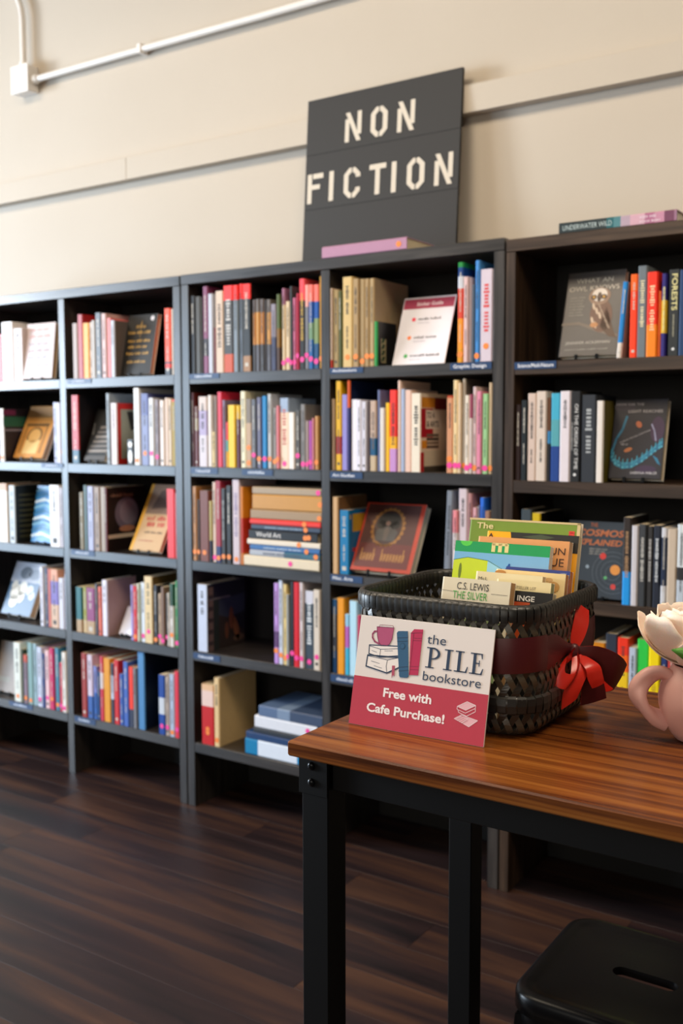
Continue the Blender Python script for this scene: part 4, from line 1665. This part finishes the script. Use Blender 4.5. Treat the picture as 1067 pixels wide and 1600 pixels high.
for k in range(84):
    w, d, r = bsize(.043)
    (x, y), (nx, ny) = outline((k + .5) / 84, w, d, r)
    o = link('hoop_strap', hm, bs, (x + nx * .0004 * (k % 2), y + ny * .0004 * (k % 2), .043), (0, 0, math.atan2(ny, nx)))
    o.scale = (1, 1, 1 + .05 * (k * 5 % 3 - 1))

# ribbon band and bow
M_RIBD = metal('burgundy_ribbon', '4e1519', .38)
M_RIBR = metal('red_satin_ribbon', 'cf2a1c', .32)


def ribbon(name, P, Wv, parent, mo=M_RIBD, mi=M_RIBR, th=.0005):
    """two-faced ribbon through P with width vectors Wv; outer face mo, inner face mi"""
    P = [Vector(p) for p in P]
    Wv = [Vector(w) for w in Wv]
    # smooth by Catmull-Rom
    def cr(A, t):
        i = min(int(t), len(A) - 2)
        f = t - i
        p0, p1, p2, p3 = A[max(i - 1, 0)], A[i], A[i + 1], A[min(i + 2, len(A) - 1)]
        return .5 * ((2 * p1) + (p2 - p0) * f + (2 * p0 - 5 * p1 + 4 * p2 - p3) * f * f + (3 * p1 - p0 - 3 * p2 + p3) * f ** 3)
    n = (len(P) - 1) * 7
    A, B2 = [], []
    for k in range(n + 1):
        t = k / 7
        p, w = cr(P, t), cr(Wv, t)
        p2 = cr(P, min(t + .05, len(P) - 1)) - cr(P, max(t - .05, 0))
        nn = p2.cross(w)
        nn = nn.normalized() if nn.length > 1e-9 else Vector((1, 0, 0))
        ra, rb = [], []
        for m_ in range(5):
            u = (m_ - 2) / 4
            c = p + w * u + nn * (.0012 * math.cos(u * PI))
            ra.append(c + nn * th)
            rb.append(c - nn * th)
        A.append(ra); B2.append(rb)
    q = MB(); q.sm = True
    q.grid(A, mo)
    q.grid([r[::-1] for r in B2], mi)
    return q.build(name, parent)


q = MB(); q.sm = True
rows = []
for k in range(97):
    _sd = abs(k / 96 - .086)
    _sq = 1 - .72 * math.exp(-(_sd / .045) ** 2)
    rows.append([bpt(k / 96, .105 - .012 * (1 - _sq) + .0445 * (v - .5) * _sq + .002 * math.sin(k * .35), .0022 + .0012 * math.sin(PI * v)) for v in (0, .15, .5, .85, 1)])
q.grid(rows, M_RIBD)
q.build('ribbon_band', bs)
K = Vector((BW / 2 + .006, .004, .0905))
E1 = Vector((.62, .78, 0)).normalized()
E3 = Vector((.8, -.6, 0)).normalized()
Zv = Vector((0, 0, 1))


def kp(a, c, z):
    return K + E1 * a + E3 * c + Zv * z


bow = lambda nm, L_, W_, **kw: ribbon(nm, [kp(*p) for p in L_], [E1 * w[0] + E3 * w[1] + Zv * w[2] for w in W_], bs, **kw)
bow('bow_loop', [(0, 0, 0), (.02, .014, -.004), (.046, .020, -.022), (.066, .006, -.038), (.054, -.014, -.040), (.025, -.012, -.020), (0, 0, 0)],
    [(0, .002, .014), (.006, .01, .028), (.010, .010, .040), (.016, .004, .032), (.012, -.002, .038), (.004, 0, .026), (0, 0, .012)])
bow('bow_loop', [(0, .002, 0), (-.014, .012, -.002), (-.03, .018, -.012), (-.036, .022, -.026), (-.022, .028, -.03), (-.008, .018, -.016), (0, .004, -.002)],
    [(.004, 0, .014), (.01, 0, .018), (.014, .004, .02), (.016, .006, .014), (.016, 0, .02), (.01, 0, .018), (.004, 0, .012)], mo=M_RIBR, mi=M_RIBR)
bow('ribbon_tail', [(0, .006, -.004), (-.006, .022, -.022), (-.016, .024, -.042), (-.02, .022, -.062)],
    [(.014, 0, .004), (.026, 0, .006), (.026, .004, .01), (.02, .004, .014)], mo=M_RIBR, mi=M_RIBR)
bow('ribbon_tail', [(.002, .006, -.004), (.014, .016, -.022), (.02, .014, -.045), (.024, .01, -.066)],
    [(.012, 0, .004), (.026, 0, .006), (.034, 0, .004), (.036, .004, .008)])
bow('ribbon_tail', [(.004, .004, -.004), (.01, .026, -.014), (.014, .028, -.028), (.02, .026, -.04)],
    [(.01, 0, .004), (.02, 0, .004), (.022, 0, .004), (.018, 0, .006)], mo=M_RIBR, mi=M_RIBR)
bow('ribbon_end', [(.0, .0, .004), (.006, -.002, .02), (.014, -.006, .04), (.02, -.012, .058)],
    [(.012, 0, .002), (.02, 0, -.004), (.02, .002, -.01), (.016, .002, -.012)], mo=M_RIBR, mi=M_RIBR)
q = MB(); q.sm = True
q.grid([[K + E1 * (.0085 * math.cos(a) * math.sin(p)) + E3 * (.008 * math.sin(a) * math.sin(p)) + Zv * (.012 * math.cos(p)) for a in [2 * PI * i / 14 for i in range(14)]] for p in [PI * j / 8 for j in range(9)]], M_RIBD, False, True)
q.build('knot', bs)

# ------------------------------------------------------------------ books in the basket
def b_lewis(q, d, h):
    q.text('C.S. LEWIS', d * .24, h * .916, d * .70, '2a2620', height=h * .052)
    q.text('THE SILVER', d * .19, h * .846, d * .69, '3f9a34', height=h * .055)
    q.text('CHAIR', d * .34, h * .776, d * .66, '3f9a34', height=h * .055)
    q.line([(0, h * .9), (d * .2, h * .895)], .0005, '4a443c', 1)
    q.line([(d * .74, h * .9), (d * .97, h * .9)], .0005, '4a443c', 1)
    q.rect(d * .1, h * .1, d * .9, h * .7, '8aa06a', 0)


def b_inge(q, d, h):
    q.text('INGE', d * .52, h * .922, d * .76, 'f2eee6', height=h * .042, bold=.02)
    q.rect(d * .1, h * .5, d * .7, h * .912, 'c8501c', 0)


def b_list(q, d, h):
    q.text('BESTSELLER LIST', d * .3, h * .935, d * .74, '5a5040', height=h * .022)
    q.scribble(d * .2, h * .9, d * .76, h * .908, '8a7a60', random.Random(3), words=4)


def b_mcl(q, d, h):
    q.text('McL', d * .06, h * .935, d * .2, '4a443a', height=h * .024)


def b_page(q, d, h):
    q.scribble(d * .24, h * .935, d * .7, h * .953, '4a4030', random.Random(8), words=4)
    q.ell(d * .84, h * .9, d * .09, h * .04, 'c89a5a', 0)
    q.ell(d * .08, h * .975, d * .08, h * .018, 'b8803c', 0)
    q.ell(d * .78, h * .95, d * .05, h * .015, 'd0a870', 0)


def b_blue(q, d, h):
    q.rect(0, h * .945, d, h, '2a3f86', 0)
    q.text('VOL', d * .86, h * .965, d * .96, 'd8dce8', height=h * .018)
    q.rect(0, 0, d, h * .945, 'b8481c', 0)


def b_pic(q, d, h):
    f = lambda v: h * (1 - (1 - v) * .45)
    q.rect(0, f(.84), d, h, '129a52', 0)
    q.rect(0, 0, d, f(.84), '78b4dc', 0)
    q.ell(d * .12, h, d * .065, h * .034, '56cc48', 1, 20, PI, 2 * PI)
    for k in range(3):
        q.rect(d * (.395 + .07 * k), f(.865), d * (.435 + .07 * k), f(.99), 'e8d490', 1)
    q.rect(d * .4, f(.96), d * .56, f(.999), 'e8d490', 1)
    q.poly([(0, f(.0)), (0, f(.70)), (d * .06, f(.735)), (d * .15, f(.755)), (d * .26, f(.75)), (d * .37, f(.725)), (d * .37, f(.0))], 'c8d820', 1)
    q.poly([(d * .37, f(.0)), (d * .37, f(.73)), (d * .46, f(.68)), (d * .56, f(.6)), (d * .7, f(.5)), (d * .7, f(.0))], '9ad0e4', 1)
    q.line([(0, f(.71)), (d * .15, f(.76)), (d * .37, f(.73)), (d * .56, f(.6))], .0007, '2a6a5a', 2)
    q.ell(d * .08, f(.55), d * .016, h * .054, '6a7a14', 2, 16)
    q.line([(d * .56, f(.6)), (d * .6, f(.7)), (d * .61, f(.62)), (d * .66, f(.66)), (d * .68, f(.62))], .0022, '1460b0', 2)


def b_fun(q, d, h):
    q.text("IT'S FUN", d * .54, h * .912, d * .965, '4a3020', height=h * .045)
    q.text('UE', d * .82, h * .838, d * .96, '4a3020', height=h * .05)


def b_yel(q, d, h):
    q.text('A', d * .03, h * .962, d * .08, '20180c', height=h * .024, bold=.03)
    q.poly([(d * .3, h * .9), (d, h * .89), (d, h), (d * .27, h)], '1e1c16', 0)
    q.poly([(d * .4, h * .975), (d * .6, h * .96), (d * .75, h * .98), (d * .6, h * .995)], '3e4a34', 1)


def b_the(q, d, h):
    q.text('The', d * .075, h * .938, d * .23, 'd8c88c', height=h * .036, bold=.02)
    q.rect(d * .972, 0, d, h, 'cdb684', 0)
    q.rect(0, h * .988, d, h, 'cdb684', 0)
    q.ell(d * .93, h * .925, d * .026, h * .018, 'd0382c', 1)
    for s in (-1, 0, 1):
        q.ell(d * (.93 + .016 * s), h * .943, d * .01, h * .009, 'd0382c', 1, 8)


G = 'books standing in the basket'
LEAN = math.radians(13)
for (x0, x1, yt, zt, t, col, fn, hard, pap, lab) in [
    (1.708, 1.808, -1.355, 1.116, .016, 'e6dcc6', b_lewis, False, 'c89a66', 'cream paperback titled The Silver, frontmost in the basket'),
    (1.758, 1.858, -1.337, 1.103, .012, '1e1c1a', b_inge, False, 'c8b490', 'black paperback with white and orange, low in the basket'),
    (1.770, 1.848, -1.318, 1.1135, .012, 'e2d6b0', b_list, False, 'a8a878', 'cream page edge reading Bestseller List in the basket'),
    (1.732, 1.83, -1.303, 1.119, .011, 'e4d8b8', b_mcl, False, 'd0b890', 'cream paperback behind the frontmost basket book'),
    (1.755, 1.856, -1.288, 1.122, .012, 'e6d2a4', b_page, False, 'c88a54', 'worn stained cream book in the middle of the basket'),
    (1.764, 1.856, -1.272, 1.124, .012, 'b8481c', b_blue, False, 'c87a44', 'blue and orange paperback in the middle of the basket'),
    (1.676, 1.820, -1.252, 1.153, .012, '78b4dc', b_pic, False, 'e0dccc', 'green, blue and yellow picture book in the basket'),
    (1.699, 1.838, -1.228, 1.1585, .014, 'dba878', b_fun, False, 'd8b088', 'peach book with dark capitals second-tallest in the basket'),
    (1.705, 1.845, -1.211, 1.165, .012, 'e8b020', b_yel, False, 'd8c8a0', 'yellow and black book behind the peach one in the basket'),
    (1.668, 1.840, -1.191, 1.181, .011, '7f9444', b_the, True, 'd0b888', 'tallest green hardback, rearmost in the basket')]:
    zb = .014
    y0 = yt - (zt - BZ - zb) * math.tan(LEAN)
    face_book('book', x0, x1, y0, yt, BZ, zt - BZ, t, col, None, fn, lab, False, 'book', hard, mat(pap, .8, .08), zb)['group'] = G

# ------------------------------------------------------------------ card leaning on the basket
def serif_I(q, x, z, h, c, w=.004):
    q.rect(x + .004, z, x + .004 + w, z + h, c, 2)
    for zz in (z, z + h - .0014):
        q.rect(x, zz, x + .008 + w, zz + .0014, c, 2)


cl = math.atan2(.033, .138)
cd = empty('card', (1.631, -1.4675, TZ + .0004), (-cl, 0, .03))
tag(cd, 'white and red bookstore card propped against the basket', 'card')
q = MB(); q.box(0, .191, 0, .0022, 0, .142, mat('e6ddd8', .45, .02, 'card'), .0003); q.build('board', cd)
q = Print(); NV = '1f3552'
q.rect(0.0003, .0003, .1907, .0628, 'b92f45', 0)
mm = lambda L_: [(a / 1000, c / 1000) for a, c in L_]
# mug
q.poly(mm([(26, 129), (51, 130), (50, 115), (47, 108), (42, 105.5), (36, 105), (31, 109), (28, 117)]), 'b04a72', 1)
q.line(mm([(26, 129), (51, 130), (50, 115), (47, 108), (42, 105.5), (36, 105), (31, 109), (28, 117), (26, 129)]), .0007, '7a2c4c', 2)
q.line(mm([(27, 123), (23, 122.5), (20.6, 119), (21.2, 114), (25, 109.5), (32, 107)]), .0022, '9c3c62', 1)
q.line(mm([(29, 128), (30, 131.5), (34, 132), (49, 132.5), (51, 130)]), .0006, '7a2c4c', 2)
# lying books
for P_, i_ in (([(17.7, 104), (60, 107), (62, 95), (35, 90.5), (18.5, 93)], (34.5, 99)), ([(17, 90.8), (16.4, 76.5), (48, 71.5), (65, 80.5), (63, 92.5), (47, 88.5)], None)):
    q.poly(mm(P_), 'efe7e2', 1)
q.line(mm([(60, 107.2), (17.7, 104.2), (18.5, 93), (35, 90.3), (62, 95)]), .0014, NV, 2)
q.line(mm([(19, 103), (35, 100.5), (60, 104)]), .0007, NV, 2)
q.line(mm([(35, 100.5), (35, 90.5)]), .0007, NV, 2)
q.line(mm([(41, 99), (53, 100.5)]), .0005, NV, 2)
q.line(mm([(22, 97.5), (30, 96)]), .0005, NV, 2)
q.line(mm([(63, 93), (17, 91), (16.4, 76.5), (48, 71.3), (65, 80.5)]), .0017, NV, 2)
q.line(mm([(17.5, 90), (47, 88), (62, 92.5)]), .0007, NV, 2)
q.line(mm([(47, 88), (46, 80), (48, 72)]), .0007, NV, 2)
q.line(mm([(23, 84), (36, 82)]), .0005, NV, 2)
q.line(mm([(28, 78.5), (40, 76.5)]), .0005, NV, 2)
q.poly(mm([(54.6, 81.7), (58.6, 82.2), (59.7, 68.3), (57.6, 70), (56.0, 66.0)]), 'b04a62', 3)
# standing books
q.poly(mm([(56.1, 124), (58, 126.4), (64, 127.2), (71.8, 127.8), (72.4, 124), (80.1, 70.9), (78, 69), (68, 68.2), (66.5, 70)]), '24567a', 3)
for a, c in ((.14, .16), (.22, .235), (.78, .795), (.86, .88)):
    q.line(mm([(56.1 + 10.4 * a, 125.7 - 57.7 * a), (71.8 + 8.3 * a, 127.8 - 56.9 * a)]), .0008, '163a58', 4)
q.ell(.0665, .108, .0042, .0045, '1b4666', 4)
q.ell(.0665, .108, .003, .0033, '24567a', 5)
q.poly(mm([(76.2, 125.9), (80.6, 131.3), (93.3, 132.2), (93.3, 74.2), (80.7, 73)]), 'b81c4e', 3)
q.line(mm([(76.2, 125.9), (80.6, 126.5), (80.7, 73)]), .0007, '7c1236', 4)
q.line(mm([(80.6, 126.5), (93, 128)]), .0006, '7c1236', 4)
for z in (80, 84, 117, 120):
    q.line(mm([(80.8, z), (93.2, z + 1)]), .0006, '8c143c', 4)
q.text('the', .1005, .1155, .127, NV, height=.0115)
# PILE in a serif face
h_, z_ = .0258, .0853
serif_I(q, .1015, z_, h_, NV)
bowl = [(.1095 + .0115 * math.cos(a), z_ + h_ * .71 + h_ * .29 * math.sin(a)) for a in [PI / 2 - PI * i / 12 for i in range(13)]]
bin_ = [(.1095 + .0078 * math.cos(a), z_ + h_ * .71 + (h_ * .29 - .0016) * math.sin(a)) for a in [PI / 2 - PI * i / 12 for i in range(13)]]
for i in range(12):
    q.poly([bowl[i], bowl[i + 1], bin_[i + 1], bin_[i]], NV, 2)
serif_I(q, .1265, z_, h_, NV)
serif_I(q, .1415, z_, h_, NV)
q.rect(.1455, z_, .1585, z_ + .0014, NV, 2)
q.poly([(.1585, z_), (.1600, z_ + .0075), (.1587, z_ + .0075), (.1565, z_ + .0014)], NV, 2)
serif_I(q, .1620, z_, h_, NV)
q.rect(.166, z_, .1790, z_ + .0014, NV, 2)
q.rect(.166, z_ + h_ - .0014, .1780, z_ + h_, NV, 2)
q.rect(.168, z_ + h_ * .5, .1745, z_ + h_ * .5 + .0013, NV, 2)
q.poly([(.1790, z_), (.1805, z_ + .0075), (.1792, z_ + .0075), (.1770, z_ + .0014)], NV, 2)
q.poly([(.1780, z_ + h_), (.1785, z_ + h_ - .0065), (.1773, z_ + h_ - .0065), (.176, z_ + h_ - .0014)], NV, 2)
q.rect(.1738, z_ + h_ * .5 - .003, .1750, z_ + h_ * .5 + .0043, NV, 2)
q.text('bookstore', .1, .0693, .1795, NV, height=.0113)
q.text('Free with', .0465, .0412, .1155, 'f6ecec', height=.0112, bold=.028)
q.text('Cafe Purchase!', .0245, .0198, .136, 'f6ecec', height=.0112, bold=.028)
# little book icon
wl = 'f2d8dc'
q.poly(mm([(149, 28.3), (157, 33), (180, 30.3), (169.4, 21.3)]), 'e8b4bc', 1)
q.line(mm([(149, 28.3), (158, 34), (180.1, 30.3), (169.4, 21.3)]), .0007, wl, 2, True)
q.line(mm([(160, 25), (169, 32.5)]), .0006, wl, 2)
for k in range(4):
    q.line(mm([(152 + 2.4 * k, 27.4 - 1.4 * k), (160 + 2.4 * k, 32.4 - 1.2 * k)]), .0003, 'b92f45', 3)
q.poly(mm([(151.3, 43.6), (163.9, 51), (175.5, 48), (163, 40.5)]), 'e8b4bc', 1)
q.line(mm([(151.3, 43.6), (163.9, 51), (175.5, 48), (163, 40.5)]), .0007, wl, 2, True)
q.line(mm([(151.3, 43.6), (151.5, 40), (163, 37), (175.5, 44.5), (175.5, 48)]), .0007, wl, 2)
q.line(mm([(153, 39.5), (154, 36.5), (165, 33.5), (176, 40.5), (175.5, 44)]), .0007, wl, 2)
q.build('card_print', cd)

# ------------------------------------------------------------------ pink mug with a flower
M_MUG = metal('pink_glaze', 'e6b2a8', .42)
M_MUGI = metal('pink_glaze_inside', 'b88880', .5)
MX, MY = 2.032, -1.287
mg = empty('mug', (MX, MY, TZ + .0004))
tag(mg, 'round pink mug with a twisted handle holding a flower', 'mug')
q = MB(); q.sm = True
prof = [(.0002, 0), (.026, 0), (.030, .002), (.038, .012), (.0455, .026), (.050, .042), (.0508, .054), (.0485, .068), (.043, .080), (.037, .088), (.0345, .0925), (.0335, .094), (.032, .0935), (.0325, .088), (.038, .079), (.044, .066), (.0455, .05), (.042, .03), (.03, .01), (.0002, .006)]
q.lathe(prof, M_MUG, 48)
q.build('body', mg)
q = MB(); q.sm = True
HD = Vector((-.86, -.51, 0)).normalized()
HP = []
ctrl = [(.036, .078), (.049, .0835), (.063, .080), (.0745, .068), (.077, .055), (.071, .042), (.062, .033), (.053, .027), (.040, .021)]
for i in range(49):
    t = i / 48 * (len(ctrl) - 1)
    k = min(int(t), len(ctrl) - 2)
    f = t - k
    c = [ctrl[max(k - 1, 0)], ctrl[k], ctrl[k + 1], ctrl[min(k + 2, len(ctrl) - 1)]]
    HP.append(tuple(.5 * (2 * c[1][a] + (c[2][a] - c[0][a]) * f + (2 * c[0][a] - 5 * c[1][a] + 4 * c[2][a] - c[3][a]) * f * f + (3 * c[1][a] - c[0][a] - 3 * c[2][a] + c[3][a]) * f ** 3) for a in (0, 1)))
side = Vector((-HD.y, HD.x, 0))
rows = []
for i, (r, z) in enumerate(HP):
    a, c = HP[max(i - 1, 0)], HP[min(i + 1, 48)]
    tg = (HD * (c[0] - a[0]) + Zv * (c[1] - a[1])).normalized()
    nr = tg.cross(side)
    tw = i / 48 * PI * 1.5
    row = []
    for k in range(16):
        an = 2 * PI * k / 16
        rr = .0094 * (1 + .27 * math.cos(2 * (an - tw)))
        row.append(HD * r + Zv * z + (side * math.cos(an) + nr * math.sin(an)) * rr)
    rows.append(row)
q.grid(rows, M_MUG, False, True)
q.build('handle', mg)

M_PET = bpy.data.materials.new('pale_peach_petal')
M_PET.use_nodes = True
_p = pr(M_PET)
_p.inputs['Base Color'].default_value = lin('f3dcca')
_p.inputs['Roughness'].default_value = .6
_p.inputs['Subsurface Weight'].default_value = .25
_p.inputs['Subsurface Radius'].default_value = (.02, .01, .006)
_n = M_PET.node_tree.nodes.new('ShaderNodeTexNoise'); _n.inputs['Scale'].default_value = 40
_c = M_PET.node_tree.nodes.new('ShaderNodeMix'); _c.data_type = 'RGBA'
_c.inputs[6].default_value = lin('f6d9c6'); _c.inputs[7].default_value = lin('fcf0e4')
M_PET.node_tree.links.new(_n.outputs['Fac'], _c.inputs[0]); M_PET.node_tree.links.new(_c.outputs[2], _p.inputs['Base Color'])
M_LEAF = mat('4f8a2c', .45, .2, 'leaf')
fl = empty('flower', (MX, MY, TZ + .012))
tag(fl, 'pale peach peony standing in the pink mug', 'flower')
q = MB(); q.sm = True
q.tube([(0, 0, 0), (.003, .002, .05), (0, 0, .092)], .0028, M_LEAF, 8); q.build('stem', fl)
FC = Vector((-.004, .0, .110))
rp = random.Random(21)


def petal(az, tilt, ln, wd, cup, ruf):
    """broad cupped petal growing from the flower base; tilt 0 = upright, 1.5 = flat; cup bends the tip back inwards"""
    q = MB(); q.sm = True
    rows = []
    ph = rp.uniform(0, 6)
    nt_ = 10
    prof = [(0.0, 0.0)]
    for i in range(nt_):
        a = tilt * 1.25 - cup * 1.5 * (i / nt_) ** 1.2
        prof.append((prof[-1][0] + ln / nt_ * math.sin(a), prof[-1][1] + ln / nt_ * math.cos(a)))

    def P_(t):
        t = max(0, min(1, t)) * nt_
        k = min(int(t), nt_ - 1)
        f = t - k
        return tuple(prof[k][a] * (1 - f) + prof[k + 1][a] * f for a in (0, 1))
    for i in range(nt_ + 1):
        t = i / nt_
        row = []
        w = wd * math.sin(PI * (.10 + .52 * t)) * (1 if t < .85 else 1 - 9 * (t - .85) ** 2)
        for j in range(9):
            u = (j - 4) / 4
            te = t * (1 - .09 * u ** 4 * 1.6 + .03 * ruf * math.sin(u * 6 + ph) * t)
            o_, z_ = P_(te)
            th_ = u * w / max(.022, o_ + .012)
            rr = o_ + .004 + .0016 * ruf * math.sin(u * 5 + ph) * t
            row.append(Vector((rr * math.cos(th_ * .85), rr * math.sin(th_ * .85) + u * w * .18, z_)))
        rows.append(row)
    rot = Matrix.Rotation(az, 4, 'Z')
    rows = [[rot @ p + FC - Zv * .03 for p in r] for r in rows]
    q.grid(rows, M_PET)
    o = q.build('petal', fl)
    md = o.modifiers.new('thick', 'SOLIDIFY'); md.thickness = .0006; md.offset = 0
    return o


for ring, (n, tilt, ln, wd, cup) in enumerate([(6, 1.12, .098, .040, .98), (6, .98, .092, .038, .9), (6, .78, .086, .034, .75), (5, .52, .076, .028, .55), (4, .28, .068, .02, .3)]):
    for k in range(n):
        petal(2 * PI * k / n + ring * .45 + rp.uniform(-.12, .12), tilt + rp.uniform(-.06, .06), ln * rp.uniform(.93, 1.06), wd * rp.uniform(.9, 1.1), cup, rp.uniform(.6, 1.4))
q = MB(); q.sm = True
rows = []
CR_, CF_ = Vector((.833, .553, 0)), Vector((.23, -.973, 0))
for i in range(11):
    t = i / 10
    c = CF_ * (.060 + .018 * math.sin(PI * t)) + CR_ * (.07 - .106 * t) + Zv * (.086 + .028 * t)
    w = .0165 * math.sin(PI * (.08 + .92 * t)) ** .8
    rows.append([c + Zv * (w * u) + CF_ * (.003 * (1 - abs(u))) - CR_ * (w * .25 * u) for u in (-1, -.5, 0, .5, 1)])
q.grid(rows, M_LEAF)
o = q.build('leaf', fl)
md = o.modifiers.new('thick', 'SOLIDIFY'); md.thickness = .0005
